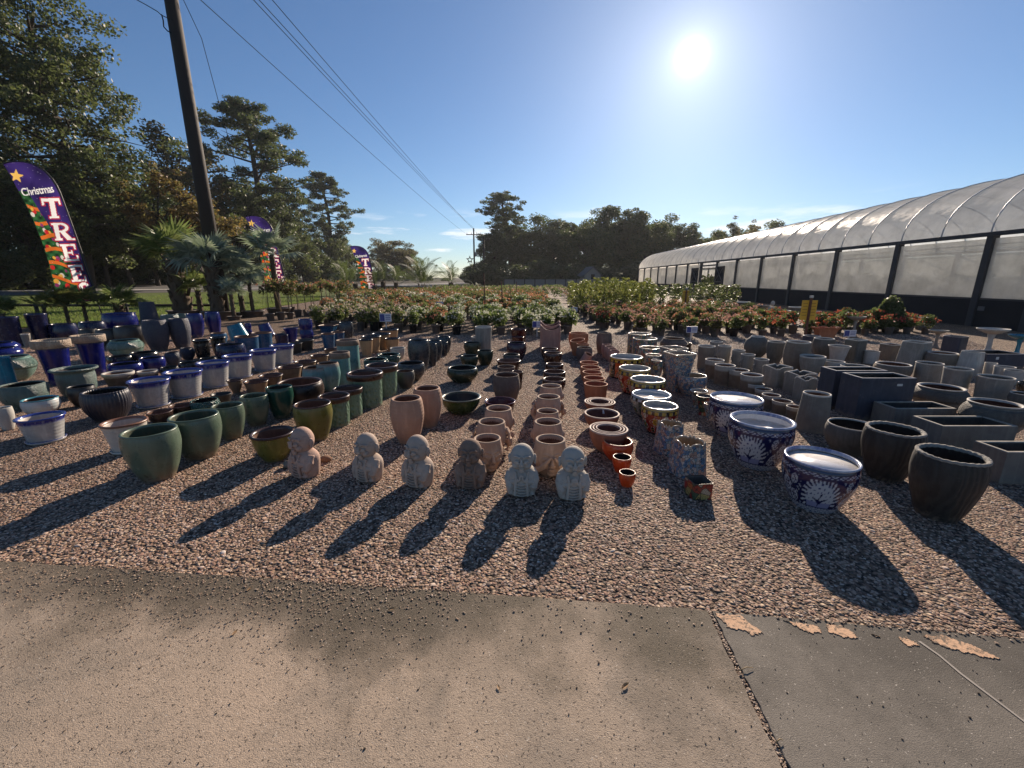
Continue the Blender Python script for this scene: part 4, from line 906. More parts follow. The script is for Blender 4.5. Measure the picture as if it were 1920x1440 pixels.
# terracotta row
pot(1067, 1103, 624, 660, 'egg', 'terracotta', 'wide orange terracotta pot at the head of its row', name='terracotta_pot')
pot(1073, 1101, 636, 668, 'cyl', 'terracotta', 'tilted terracotta pot beside the wide orange pot', tilt=(.12, -.16), name='terracotta_pot')
pot(1081, 1105, 644, 672, 'cyl', 'terracotta', 'small terracotta pot behind the taupe jar', name='terracotta_pot')
pot(1082, 1110, 651, 678, 'barrel', 'taupe', 'taupe jar in the terracotta row', name='jar')
pot(1088, 1104, 661, 684, 'inv', 'rose', 'rose clay pot lying tipped over in the terracotta row', tilt=(.25, .35), name='tipped_pot')
row([(1087, 1122, 679, 706), (1089, 1126, 688, 716), (1092, 1129, 697, 726), (1094, 1134, 708, 738), (1095, 1140, 719, 750)], 'cyl', 'terracotta', 'terracotta pot with orange inside, one of a close row', 'close row of terracotta pots', 'the tipped pot', name='terracotta_pot')
def nest(items, labels):
    p, Rr, h = solve(*items, 'bowl')
    for s, lb in zip((1, .83, .66)[:len(labels)], labels):
        build_pot('nested_bowl', lb, 'bowl', p + Vector((0, .0, .004 + (1 - s) * h * .16)), Rr * s, h * (1 - (1 - s) * .12), 'bowl', 'terrabowl', 'nested ringed bowls')
nest((1095, 1154, 753, 776), ['outer ringed bowl of the stack behind the single ringed bowl', 'middle ringed bowl of the stack behind the single ringed bowl', 'inner ringed bowl of the stack behind the single ringed bowl'])
pot(1095, 1162, 774, 808, 'bowl', 'terrabowl', 'single ringed clay bowl with a price tag inside', name='ringed_bowl')
nest((1104, 1178, 803, 850), ['outer ringed bowl of the stack behind the orange pots', 'middle ringed bowl of the stack behind the orange pots', 'inner ringed bowl of the stack behind the orange pots'])
pot(1131, 1186, 826, 866, 'roundbowl', 'orange', 'largest orange glazed pot of the three', name='orange_pot')
pot(1149, 1184, 856, 889, 'egg', 'orangeblack', 'middle sized orange glazed pot with black inside', name='orange_pot')
pot(1161, 1192, 885, 915, 'egg', 'orangeblack', 'smallest orange glazed pot, at the end of its row', name='orange_pot')
pot(1120, 1147, 624, 664, 'barrel', 'taupe', 'tall brown jar standing behind the rose clay jars', name='tall_jar')
row([(1129, 1145, 645, 672), (1134, 1151, 649, 676), (1140, 1156, 653, 680), (1144, 1161, 657, 685)], 'tallegg', 'rose', 'narrow rose clay jar in a close line', 'narrow rose clay jars', 'the tall brown jar', name='narrow_jar')
# painted ware
pot(1143, 1206, 668, 712, 'straight', 'paintred', 'painted pot with yellow and orange band over black', paint=paint_sun, fill=.84, name='painted_pot')
pot(1160, 1220, 689, 741, 'egg', 'paintred', 'painted maroon pot with curling white lines', paint=paint_red, fill=.84, name='painted_pot')
pot(1181, 1248, 710, 762, 'egg', 'paintred', 'painted red pot with yellow flowers under a cream rim', paint=paint_red, fill=.84, name='painted_pot')
pot(1184, 1259, 738, 786, 'egg', 'paintsky', 'painted pot with pale blue rim and dark stems', paint=paint_green, fill=.86, name='painted_pot')
pot(1204, 1272, 759, 816, 'egg', 'paintred', 'painted red and yellow pot beside the scalloped vases', paint=paint_red, fill=.84, name='painted_pot')
row([(1177, 1222, 625, 665), (1186, 1233, 634, 672)], 'straight', 'floral', 'tall flower painted cylinder behind the square vases', 'flower painted cylinders', 'the rose bed', name='painted_cylinder')
pot(1198, 1240, 651, 690, 'roundbowl', 'floral', 'round flower painted pot before the painted cylinders', name='painted_pot')
row([(1210, 1242, 665, 700), (1221, 1243, 675, 712)], 'roundbowl', 'floral', 'small flower painted pot beside the square vases', 'small flower painted pots', 'the rose bed', name='painted_pot')
row([(1240, 1287, 651, 705), (1248, 1302, 661, 735)], 'flare', 'floralblue', 'tall square painted vase narrowing to its foot', 'tall square painted vases', 'the rose bed', sec=superell(9, .92, .92, .25), name='square_vase')
pot(1272, 1326, 703, 744, 'egg', 'floralblue', 'round painted bowl with blue flower inside', name='painted_bowl')
pot(1243, 1284, 634, 668, 'shoulder', 'taupe', 'brown jar with wide mouth behind the square vases', name='jar')
pot(1276, 1298, 643, 662, 'taper', 'black', 'small black pot behind the square vases')
scal = lambda th: .009 * np.cos(th * 12)
pot(1236, 1279, 793, 856, 'cone', 'floralblue', 'scalloped painted vase behind its twin', zmod=scal, sec=superell(4.5, .95, .95, .2), name='scalloped_vase', seg=96)
pot(1265, 1320, 826, 898, 'cone', 'floralblue', 'scalloped painted vase behind the red painted box', zmod=scal, sec=superell(4.5, .95, .95, .2), name='scalloped_vase', seg=96)
pot(1288, 1334, 899, 938, 'straight', 'floralred', 'small red flower painted square pot', sec=superell(12, .9, .9, .12), name='painted_box', thick=.07)
pot(1294, 1327, 732, 766, 'footed', 'floral', 'small black painted pot with pale blue inside', lip='roll', name='small_painted_pot')
pot(1306, 1336, 742, 780, 'footed', 'floralred', 'small painted pot with lilac rim and orange flowers', lip='roll', name='small_painted_pot')
pot(1320, 1347, 756, 790, 'footed', 'floralblue', 'small painted pot tucked against the large blue pot', lip='roll', name='small_painted_pot')
pot(1331, 1431, 745, 822, 'egg', 'paintblue', 'large blue and white bird pot full to the brim in white', paint=paint_blue, name='blue_white_pot', lip='roll', thick=.06, fill=.94)
pot(1368, 1490, 786, 882, 'egg', 'paintblue', 'large blue and white bird pot with deep blue inner rim', paint=paint_blue, name='blue_white_pot', lip='roll', thick=.10, fill=.82)
pot(1469, 1613, 858, 962, 'egg', 'paintblue', 'large blue and white bird pot beside the weathered grain pots', paint=paint_blue, name='blue_white_pot', lip='roll', thick=.06, fill=.92)
# cement end
pot(1309, 1342, 648, 692, 'cyl', 'cementbrown', 'streaked brown cylinder behind the white banded pots', name='cement_pot')
pot(1331, 1356, 640, 668, 'cyl', 'cement', 'grey cylinder behind the mug pots', name='cement_pot')
row([(1346, 1372, 648, 682), (1373, 1398, 656, 688), (1389, 1417, 664, 696), (1413, 1443, 673, 704)], 'cyl', 'cement', 'grey cement pot shaped like a mug with handle', 'mug shaped pots', 'the streaked cylinder', handle=math.pi * 1.08, name='mug_pot')
row([(1322, 1359, 674, 712), (1340, 1380, 684, 724), (1366, 1406, 693, 729), (1388, 1432, 702, 746)], 'cyl', 'whiteband', 'dark pot with broad white rim band', 'white banded pots', 'the streaked cylinder', name='banded_pot', thick=.12)
row([(1398, 1434, 719, 748), (1415, 1449, 729, 757), (1428, 1465, 740, 769), (1447, 1487, 751, 779), (1474, 1508, 762, 790)], 'cyl', 'whiteband', 'small white banded pot beside the ringed cone pot', 'small white banded pots', 'the white banded pots', name='banded_pot', thick=.13)
pot(1408, 1434, 630, 672, 'ball', 'cementdark', 'round ball shaped grey pot with small mouth', name='ball_pot')
pot(1439, 1474, 640, 682, 'egg', 'cementdark', 'dark olive cement pot before the red flowers', name='cement_pot')
pot(1474, 1522, 640, 697, 'barrel', 'cementbrown', 'large rough brown cement barrel', name='cement_pot')
pot(1505, 1540, 629, 660, 'straight', 'slate', 'dark pot behind the rough brown barrel', name='cement_pot')
pot(1526, 1566, 634, 672, 'roundbowl', 'cementdark', 'dark two toned bowl under the terracotta trough', name='cement_pot')
pot(1552, 1597, 648, 682, 'flare', 'cementpale', 'pale flared cement pot', name='cement_pot')
pot(1588, 1624, 636, 680, 'straight', 'cementdark', 'dark square cement planter beside the pale flared pot', sec=superell(9, .92, .92, .3), name='square_planter')
pot(1621, 1651, 658, 683, 'straight', 'cementpale', 'small white pot with raised rings', sec=None, name='ringed_pot')
pot(1499, 1550, 667, 706, 'bowl', 'cement', 'grey bowl before the rough brown barrel', name='bowl')
pot(1543, 1586, 677, 706, 'bowl', 'cementpale', 'pale bowl behind the slate boxes', name='bowl')
pot(1574, 1636, 686, 715, 'roundbowl', 'cementpale', 'wide bowl half hidden by the slate boxes', name='bowl')
row([(1431, 1486, 687, 728), (1472, 1532, 699, 741), (1491, 1533, 709, 753)], 'straight', 'cement', 'crumpled square cement planter', 'crumpled square planters', 'the mug pots', sec=superell(6, .88, .80, .35), zmod=lambda th: .012 * np.cos(th * 4 + .7) + .008 * np.sin(th * 7), name='crumpled_planter')
pot(1505, 1560, 737, 814, 'cone', 'ribcement', 'ringed grey pot widening to its base', name='ringed_pot', thick=.12)
pot(1550, 1648, 795, 856, 'roundbowl', 'cementdark', 'low dark cement bowl behind the weathered grain pots', name='bowl', thick=.06)
pot(1620, 1738, 803, 905, 'egg', 'wood', 'weathered grain pot beside the low dark bowl', name='grain_pot', thick=.16, zmod=lambda th: .0015 * np.cos(th * 5) + .002 * np.sin(th * 23), seg=96)
pot(1712, 1860, 850, 980, 'egg', 'wood', 'largest weathered grain pot, before the concrete boxes', name='grain_pot', thick=.15, zmod=lambda th: .0015 * np.cos(th * 4 + 1) + .002 * np.sin(th * 27), seg=96)
pot(1720, 1812, 725, 775, 'shoulder', 'rough_shoulder', 'round stone jar with rough shoulder behind the concrete boxes', lip='roll', name='stone_jar')
pot(1813, 1922, 755, 825, 'shoulder', 'rough_shoulder', 'larger round stone jar with rough shoulder above the concrete boxes', lip='roll', name='stone_jar')
pot(1640, 1711, 682, 716, 'roundbowl', 'cementbrown', 'wide tan bowl with dark red inside', name='wide_bowl')
pot(1716, 1772, 680, 722, 'straight', 'cement', 'grey cement drum behind the stone jars', name='cement_pot', thick=.08)
pot(1768, 1827, 690, 741, 'cyl', 'cement', 'stained cement pot beside the grey drum', name='cement_pot', thick=.06)
pot(1830, 1906, 706, 754, 'cyl', 'cement', 'broad grey cement pot behind the larger stone jar', name='cement_pot', thick=.06)
pot(1738, 1799, 661, 698, 'roundbowl', 'cementbrown', 'wide dark mouthed bowl behind the cement drums', name='wide_bowl')
pot(1693, 1748, 640, 692, 'cone', 'cement', 'wedge shaped square cement planter', sec=superell(8, .85, .85, .4), name='square_planter')
pot(1803, 1847, 659, 706, 'cone', 'cementpale', 'pale wedge shaped square planter', sec=superell(8, .85, .85, .35), name='square_planter')
row([(1846, 1872, 680, 706), (1863, 1907, 687, 714), (1882, 1926, 694, 722)], 'cyl', 'cementpale', 'small pale cement pot beside the broad grey pot', 'small pale cement pots', 'the black trough', name='cement_pot')
pot(1653, 1692, 645, 677, 'straight', 'cementbrown', 'brown square cement planter beside the wedge shaped planter', sec=superell(9, .9, .9, .2), name='square_planter')
pot(1770, 1816, 630, 664, 'straight', 'slate', 'slate square vase before the bird baths', sec=superell(12, .85, .85, .35), name='square_vase')
pot(1893, 1945, 737, 768, 'roundbowl', 'cementdark', 'dark round pot at the greenhouse end', name='cement_pot')
pot(1908, 1950, 717, 742, 'roundbowl', 'black', 'black glossy pot at the greenhouse end')

def box_planter(ufl, ufr, vt, vb, vback, key, label, group=None, name='box_planter', wall=.025):
    um = (ufl + ufr) / 2; ub = um + (960 - um) * (vb - vt) / (3872 - vt); Yf = G(ub, vb).y; d = ray(ufl, vt); z = H + Yf * d[2] / d[1]
    x0, x1 = Yf * d[0] / d[1], Yf * ray(ufr, vt)[0] / ray(ufr, vt)[1]; dep = max(.2, G(um, vback, z).y - Yf)
    o = thing(name, label, 'planter', ((x0 + x1) / 2, Yf + dep / 2, 0), 0, group); a, b = (x1 - x0) / 2, dep / 2; outer, rim, inner = KEY[key]
    def ring(a, b, z): return [(-a, -b, z), (a, -b, z), (a, b, z), (-a, b, z)]
    def sh(nm, rings, mt, cap0=False, cap1=False):
        v = [p for r in rings for p in r]; n = len(rings); f = [(i * 4 + k, i * 4 + (k + 1) % 4, (i + 1) * 4 + (k + 1) % 4, (i + 1) * 4 + k) for i in range(n - 1) for k in range(4)]
        if cap0: f.append((3, 2, 1, 0))
        if cap1: f.append(tuple(4 * (n - 1) + k for k in range(4)))
        add(nm, mesh(nm, v, f, False, [mt]), o)
    sh('body', [ring(a * .985, b * .985, 0), ring(a, b, .02), ring(a, b, z - .006)], outer, True)
    sh('rim', [ring(a, b, z - .006), ring(a - .004, b - .004, z), ring(a - wall, b - wall, z), ring(a - wall - .004, b - wall - .004, z - .01)], rim)
    sh('interior', [ring(a - wall - .004, b - wall - .004, z - .01), ring(a - wall - .01, b - wall - .01, z * .35)], inner, False, True)
    POTS.append((o, (a + b) / 2, z)); return o, a, b, z
M_tagw = plain('paper_label', (.55, .55, .53), .6)
o, a, b, z = box_planter(1617, 1720, 709, 788, 698, 'slate', 'tall slate box planter with small white label')
MB().box((a * .42, -b - .002, z * .84), (.06, .003, .026)).build('price_label', M_tagw, o)
box_planter(1568, 1666, 695, 768, 687, 'slate', 'tall slate box planter behind its labelled twin')
box_planter(1680, 1795, 766, 806, 752, 'concretebox', 'low concrete trough against the tall slate boxes')
box_planter(1769, 1910, 799, 846, 779, 'concretebox', 'long low concrete trough beside the largest grain pot')
box_planter(1890, 2012, 848, 908, 826, 'concretebox', 'low concrete trough beyond the largest grain pot')
o, a, b, z = box_planter(1852, 1926, 664, 690, 656, 'slate', 'black glossy trough with white label behind the pale pots')
MB().box((-a * .45, -b - .002, z * .7), (.05, .003, .05)).build('price_label', M_tagw, o)

for ob in [o for o in bpy.data.objects if o.name.startswith('blue_white_pot')]:
    ob.rotation_euler.z = math.atan2(-ob.location.y, -ob.location.x) - math.pi / 6 + (.15 if ob.name.endswith('2') else -.25)
# ================================================================ STATUES AND FACE POTS
def sculpt(name, mb, voxel, mat, it=4):
    """fuse overlapping solids into one skin"""
    me = mesh('tmp', mb.v, mb.f, False); o = add('tmp', me)
    r = o.modifiers.new('r', 'REMESH'); r.mode = 'VOXEL'; r.voxel_size = voxel; r.use_smooth_shade = True
    s = o.modifiers.new('s', 'SMOOTH'); s.iterations = it; s.factor = .5
    dg = bpy.context.evaluated_depsgraph_get(); out = bpy.data.meshes.new_from_object(o.evaluated_get(dg)); out.name = name
    bpy.data.objects.remove(o); bpy.data.meshes.remove(me); out.materials.clear(); out.materials.append(mat); out.shade_smooth(); return out
def stone_mat(name, a, b, st):
    t = NT(name); co = t.coord(); c = t.mix(a, b, t.ramp(t.noise(9, 5, .65, co), [(.35, 0.0), (.66, 1.0)]))
    c = t.mix(c, st, t.ramp(t.noise(16, 5, .7, co, .6), [(.55, 0.0), (.75, .75)])); c = t.mix(c, (.05, .04, .035), t.ramp(t.noise(120, 2, .5, co), [(.66, 0.0), (.78, .6)]))
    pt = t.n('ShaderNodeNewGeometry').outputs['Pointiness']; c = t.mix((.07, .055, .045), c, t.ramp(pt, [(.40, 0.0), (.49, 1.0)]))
    return t.pbr(c, .85, t.bump(t.noise(140, 4, .65, co), .45, .004), .25)
ST = [stone_mat('cast_stone_%s' % n, *c) for n, c in (('rose', ((.50, .34, .27), (.42, .27, .205), (.28, .18, .14))), ('warm', ((.48, .385, .315), (.40, .305, .24), (.26, .19, .145))), ('brown', ((.27, .19, .145), (.20, .13, .095), (.36, .30, .25))), ('grey', ((.48, .435, .375), (.40, .36, .31), (.26, .22, .18))))]
def monk(mode):
    m = MB(); prof = [(.096, 0), (.108, .012), (.116, .05), (.124, .11), (.126, .155), (.118, .19), (.092, .222), (.058, .246)]
    Pq = resample(prof, 20); v, f = lathe([tuple(p) for p in Pq], 36, superell(2.5, 1.0, .76), None, True, True); m.raw(v, f)
    hz = .318; m.ell((0, -.004, hz), (.096, .090, .110), 26, 18); m.ell((0, -.014, hz - .034), (.087, .080, .072), 22, 14)      # skull, full cheeks
    for s in (-1, 1):
        m.ell((s * .102, .006, hz - .012), (.013, .022, .036), 10, 8); m.ell((s * .103, .0, hz - .042), (.010, .014, .018), 8, 6)
        m.tube([(s * (.012 + .055 * k / 6), -.099 + .024 * (k / 6) ** 2, hz + .024 + .014 * math.sin(math.pi * k / 6)) for k in range(7)], .0095, 6)      # brow
        m.ell((s * .038, -.094, hz - .004), (.023, .015, .0105), 12, 8)                                               # lid
        m.tube([(s * (.018 + .042 * k / 5), -.106 + .013 * (k / 5) ** 2, hz - .014 - .005 * math.sin(math.pi * k / 5)) for k in range(6)], .0058, 5)
        m.ell((s * .048, -.078, hz - .045), (.028, .022, .024), 12, 8)
        # wide sleeve falling from the shoulder, forearm folded to the chest
        m.tube([(s * .092, -.012, .195), (s * .104, -.040, .145), (s * .090, -.068, .085), (s * .082, -.074, .03)], [.034, .038, .036, .028], 10)
        m.tube([(s * .098, -.045, .13), (s * .060, -.082, .135), (s * .018, -.098, .158)], [.028, .022, .015], 8)
        m.ell((s * .010, -.106, .178), (.010, .011, .027), 8, 8)
        for q in range(3): m.ell((s * (.004 + .005 * q), -.112 + .003 * q, .198 - .004 * q), (.0045, .005, .013), 6, 6)
        m.tube([(s * .052, -.082, .222), (s * .042, -.100, .17), (s * .048, -.102, .09), (s * .052, -.096, .02)], .012, 6)      # robe edge
    m.tube([(0, -.100, hz + .016), (0, -.108, hz - .006), (0, -.117, hz - .026)], [.008, .012, .017], 8); m.ell((0, -.113, hz - .032), (.021, .016, .012), 10, 8)
    m.ell((0, -.099, hz - .060), (.023, .013, .0065), 10, 6); m.ell((0, -.096, hz - .073), (.018, .013, .008), 10, 6); m.ell((0, -.088, hz - .088), (.024, .018, .016), 10, 8)
    if mode != 1: m.ell((0, -.101, hz + .045), (.008, .006, .008), 8, 6)
    if mode == 2: m.ell((0, -.108, .178), (.028, .012, .030), 14, 8); m.tube([(0, -.123, .155), (0, -.123, .20)], .003, 5); m.tube([(-.018, -.121, .178), (.018, -.121, .178)], .003, 5)
    for k in range(5): m.tube([(x, -.093 - .010 * math.cos(x * 30), .030 + .024 * k - .010 * math.cos(x * 28)) for x in np.linspace(-.042, .042, 7)], .0062, 5)
    return m
MK = [sculpt('statue', monk(i), .0036, ST[0], 1) for i in range(3)]
for u, vb, vt, rz, mk, mt, lb in ((571, 897, 800, -.50, 0, 0, 'rose stone child monk statue before the dark olive bowl'), (691, 905, 811, -.42, 0, 1, 'pale stone child monk statue next to the rose one, hands clasped'), (785, 915, 815, -.50, 1, 1, 'child monk statue before the tall sandy clay jar, looking aside'),
                                  (883, 918, 822, -.10, 0, 2, 'brown stained child monk statue beside the plain face pot'), (979, 932, 831, -.08, 1, 3, 'grey child monk statue between the two rows of face pots'), (1073, 939, 836, .04, 2, 3, 'grey child monk statue with round medallion, last of the line')):
    ub = u + (960 - u) * .02; p = G(ub, vb); p.y += .075; d = ray(u, vt); h = H + p.y * d[2] / d[1]
    o = thing('monk_statue', lb, 'statue', (p.y * ray(u, (vb + vt) / 2)[0] / ray(u, (vb + vt) / 2)[1], p.y, 0), rz, 'child monk statues', h / .43)
    c = add('figure', MK[mk], o); c.material_slots[0].link = 'OBJECT'; c.material_slots[0].material = ST[mt]
    v, f = lathe([(.088, 0), (.094, .004), (.094, .012), (.085, .014)], 32, superell(2.5, 1, .76), None, True, True); c = add('base', mesh('base', v, f, True, [ST[mt]]), o)

FACE = glaze('face_clay', (.46, .31, .22), (.36, .22, .15), .85)
def face_pot(mode):
    m = MB(); R0, Hh = .115, .30
    op = resample([(.068, 0), (.080, .012), (.108, .08), (.128, .15), (.126, .21), (.117, .26), (.113, .288)], 22); P = [tuple(q) for q in op] + [(.110, .296), (.098, .296), (.094, .285), (.10, .2), (.09, .1), (.05, .03), (.004, .028)]
    v, f = lathe(P, 40, superell(2.0, 1, .96), None, True, True); m.raw(v, f)
    hz = .165
    for s in (-1, 1):
        m.tube([(s * (.014 + .06 * k / 6), -.120 + .034 * (k / 6) ** 2, hz + .038 + .013 * math.sin(math.pi * k / 6)) for k in range(7)], .009, 6)
        m.ell((s * .046, -.108, hz + .012), (.026, .016, .012), 12, 8); m.tube([(s * (.022 + .048 * k / 5), -.125 + .024 * (k / 5) ** 2, hz + .005 - .006 * math.sin(math.pi * k / 5)) for k in range(6)], .0045, 5)
        m.ell((s * .055, -.094, hz - .045), (.032, .026, .030), 12, 8)
        if mode != 'ears': m.ell((s * .130, .0, hz + .0), (.014, .024, .040), 10, 8)
    m.tube([(0, -.120, hz + .035), (0, -.132, hz), (0, -.145, hz - .035)], [.009, .012, .018], 8); m.ell((0, -.136, hz - .042), (.025, .016, .013), 10, 8)
    m.ell((0, -.118, hz - .078), (.034, .012, .009), 12, 6); m.ell((0, -.114, hz - .093), (.028, .013, .010), 12, 6); m.ell((0, -.09, hz - .125), (.035, .025, .02), 12, 8)
    if mode == 'plain':
        for s in (-1, 1): m.tube([(s * .12, 0, .215), (s * .15, -.005, .222), (s * .155, -.005, .215)], .005, 5)
    if mode == 'eyes':
        for s in (-1, 1):
            for q in range(4):
                o = np.array([0, 0, -.022 * q]); pts = [(s * .118, -.075, .075), (s * .085, -.125 , .12), (s * .045, -.142, .165), (s * (.010 + .006 * q), -.146, .205)]
                m.tube([(p[0] + s * .011 * q * (.4 if i > 1 else 1), p[1] + .004 * q, p[2] - .017 * q * (1 if i > 0 else .5)) for i, p in enumerate(pts)], [.014, .0135, .012, .010], 8)
            m.tube([(s * .13, .0, .02), (s * .128, -.05, .05), (s * .108, -.10, .09)], [.030, .028, .024], 10)
    if mode == 'ears':
        for s in (-1, 1):
            m.tube([(s * .125, -.01, .03), (s * .152, -.005, .09), (s * .145, -.01, .15)], [.022, .026, .030], 10)
            for q in range(4): m.tube([(s * .148, -.028 + .018 * q, .14), (s * .146, -.024 + .017 * q, .20), (s * (.126), -.02 + .015 * q, .252 - .006 * abs(q - 1.5))], [.011, .010, .008], 7)
    if mode == 'mouth':
        for s in (-1, 1):
            for q in range(4): m.tube([(s * .10, -.085, .05 + .016 * q), (s * .055, -.128, .058 + .016 * q), (s * .008, -.140, .064 + .016 * q)], [.011, .011, .009], 7)
            m.tube([(s * .10, -.03, .02), (s * .115, -.075, .06)], [.028, .03], 8)
    return m
FP = {k: sculpt('head', face_pot(k), .0044, FACE, 1) for k in ('plain', 'eyes', 'ears', 'mouth')}
PROF['facebase'] = [(.62, 0), (1, 1)]
for it, k, rz, lb in (((911, 959, 766, 824), 'mouth', -.05, 'clay face pot covering its mouth, behind the oxblood pot'), ((896, 947, 791, 853), 'ears', -.12, 'clay face pot covering its ears, behind the plain face pot'), ((888, 939, 822, 886), 'plain', .42, 'plain clay face pot with bare ears beside the brown statue'),
                      ((1013, 1053, 724, 768), 'mouth', 0, 'clay face pot covering its mouth, first of the longer row'), ((1007, 1050, 744, 792), 'ears', 0, 'clay face pot covering its ears, second of the longer row'), ((1006, 1047, 771, 817), 'plain', 0, 'plain clay face pot in the middle of the longer row'),
                      ((1002, 1053, 791, 849), 'plain', 0, 'wide browed clay face pot just behind the eye covering one'), ((1004, 1060, 824, 894), 'eyes', .05, 'clay face pot with both hands over its eyes')):
    p, Rr, h = solve(*it, 'facebase'); o = thing('face_pot', lb, 'pot', p, rz, 'clay face pots', (Rr / .112, Rr / .112, h / .296))
    add('head', FP[k], o); POTS.append((o, Rr * 1.15, h))
    v, f = lathe([(.0945, .284), (.1005, .15), (.085, .10), (.004, .10)], 40, superell(2, 1, .96), None, False, True); add('interior', mesh('interior', v, [q[::-1] for q in f], True, [CLAY]), o)
    v, f = lathe([(.1125, .290), (.1135, .297), (.110, .302), (.099, .302), (.0955, .297), (.0945, .289)], 40, superell(2, 1, .96)); add('rim', mesh('rim', v, f, True, [glaze('face_rim', (.42, .30, .22), None, .85) if 'face_rim' not in bpy.data.materials else bpy.data.materials['face_rim']]), o)
# two field stones beside the first statue
M_fs = stone_mat('field_stone', (.20, .19, .165), (.14, .13, .11), (.09, .075, .06))
def rock(u, v, w, h, lb, mt):
    p = G(u, v); g = np.random.default_rng(int(u)); m = MB(); m.ell((0, 0, h * .45), (w, w * .75, h * .6), 14, 10); vv = np.array(m.v); vv += g.normal(size=vv.shape) * .0; vv *= 1 + .12 * np.sin(vv @ g.normal(size=(3, 1)) * 40)
    o = thing('field_stone', lb, 'stone', p + Vector((0, w * .6, 0)), 0); add('stone', mesh('stone', vv, m.f, True, [mt]), o)
rock(538, 879, .045, .055, 'rounded grey stone beside the rose monk statue', M_fs); rock(609, 868, .05, .05, 'jagged brown stone behind the rose monk statue', plain('brown_rock', (.22, .12, .07), .85, .3, 20, .6))

# ================================================================ NURSERY PLANTS
M_nurs = plain('nursery_plastic', (.105, .088, .078), .6, .3, 8); M_nursb = plain('black_plastic', (.014, .014, .015), .45, .3, 8)
v, f = lathe([(.105, 0), (.11, .01), (.14, .25), (.152, .255), (.155, .285), (.146, .288), (.142, .27), (.12, .255)], 18, None, None, True, False)
CONT = mesh('container', v, f, True, [M_nurs]); vs_, fs_ = lathe([(.141, .262), (.02, .27)], 12, None, None, False, True); SOILM = mesh('soil', vs_, fs_, True, [M_soil])
def bush_cloud(seed, n, r, h, z0, leaf, lumps=7):
    g = np.random.default_rng(seed); C = []
    for k in range(lumps):
        a = g.uniform(0, 6.28); q = r * g.uniform(.15, .75); c = np.array([math.cos(a) * q, math.sin(a) * q, z0 + h * g.uniform(.3, .8)]); d = g.normal(size=(n // lumps, 3)); d /= np.linalg.norm(d, axis=1)[:, None]
        C.append(c + d * (g.random(n // lumps) ** .4)[:, None] * np.array([r * .52, r * .52, h * .38]))
    return quads(np.concatenate(C), leaf, g, .1, .62)
def bloom_cloud(seed, n, r, h, z0, s):
    g = np.random.default_rng(seed); a = g.uniform(0, 6.28, n); w_ = g.uniform(.05, 1, n); q = np.sqrt(1 - w_ ** 2)
    C = np.stack([np.cos(a) * q * r * g.uniform(.7, 1.12, n), np.sin(a) * q * r * g.uniform(.7, 1.12, n), z0 + h * .45 + w_ * h * .52], 1); C = np.repeat(C, 3, 0) + g.normal(size=(3 * n, 3)) * s * .35
    return quads(C, s, g, 0, .9)
LEAF = dict(green=leafmat('rose_leaf', [(0, (.026, .045, .013)), (.5, (.052, .078, .024)), (.85, (.10, .11, .035)), (1, (.15, .09, .036))], .5, .4),
            fresh=leafmat('fresh_leaf', [(0, (.03, .058, .013)), (.6, (.07, .11, .026)), (1, (.15, .17, .055))], .5, .45),
            rust=leafmat('rust_leaf', [(0, (.028, .036, .012)), (.5, (.06, .065, .022)), (.8, (.10, .07, .028)), (1, (.17, .07, .035))], .55, .4),
            yellow=leafmat('yellow_leaf', [(0, (.045, .06, .012)), (.5, (.10, .115, .02)), (1, (.22, .19, .035))], .5, .5),
            dark=leafmat('deep_leaf', [(0, (.02, .035, .012)), (.6, (.04, .065, .02)), (1, (.09, .11, .035))], .45, .35))
BLOOM = {k: leafmat('bloom_' + k, two(a, b), .6, .35) for k, (a, b) in dict(white=((.50, .48, .38), (.75, .73, .64)), blush=((.42, .26, .22), (.62, .50, .44)), pink=((.45, .15, .15), (.58, .33, .30)), red=((.38, .02, .03), (.55, .07, .07)), coral=((.50, .13, .09), (.60, .28, .19)))  .items()}
FOL = [qmesh('foliage', bush_cloud(20 + i, 620, .34, .50, .26, .040), LEAF['green']) for i in range(4)]
BLO = [qmesh('blooms', bloom_cloud(30 + i, 42, .36, .50, .26, .026), BLOOM['white']) for i in range(3)]
def over(o, m): o.material_slots[0].link = 'OBJECT'; o.material_slots[0].material = m
def front(x):                          # where the first row of the beds stands
    return float(np.interp(x, [-8, -6, -1.4, .2, 1.8, 2.6, 3.6, 4.8, 7, 9, 13], [14.6, 13.7, 12.3, 12.2, 12.6, 14.6, 12.1, 11.9, 11.9, 11.9, 12.6]))
NAMES = dict(white='potted rose bush with white blooms in a grey nursery container', blush='potted rose bush with blush pink blooms in a grey nursery container', pink='potted rose bush with dusty pink blooms beyond the gravel aisle', red='potted rose bush with bright red blooms near the greenhouse', coral='potted rose bush with coral blooms and rusty leaves in the middle beds')
nro = 0; sr = random.Random(11); far_pts = []
off = 0.0; k = 0
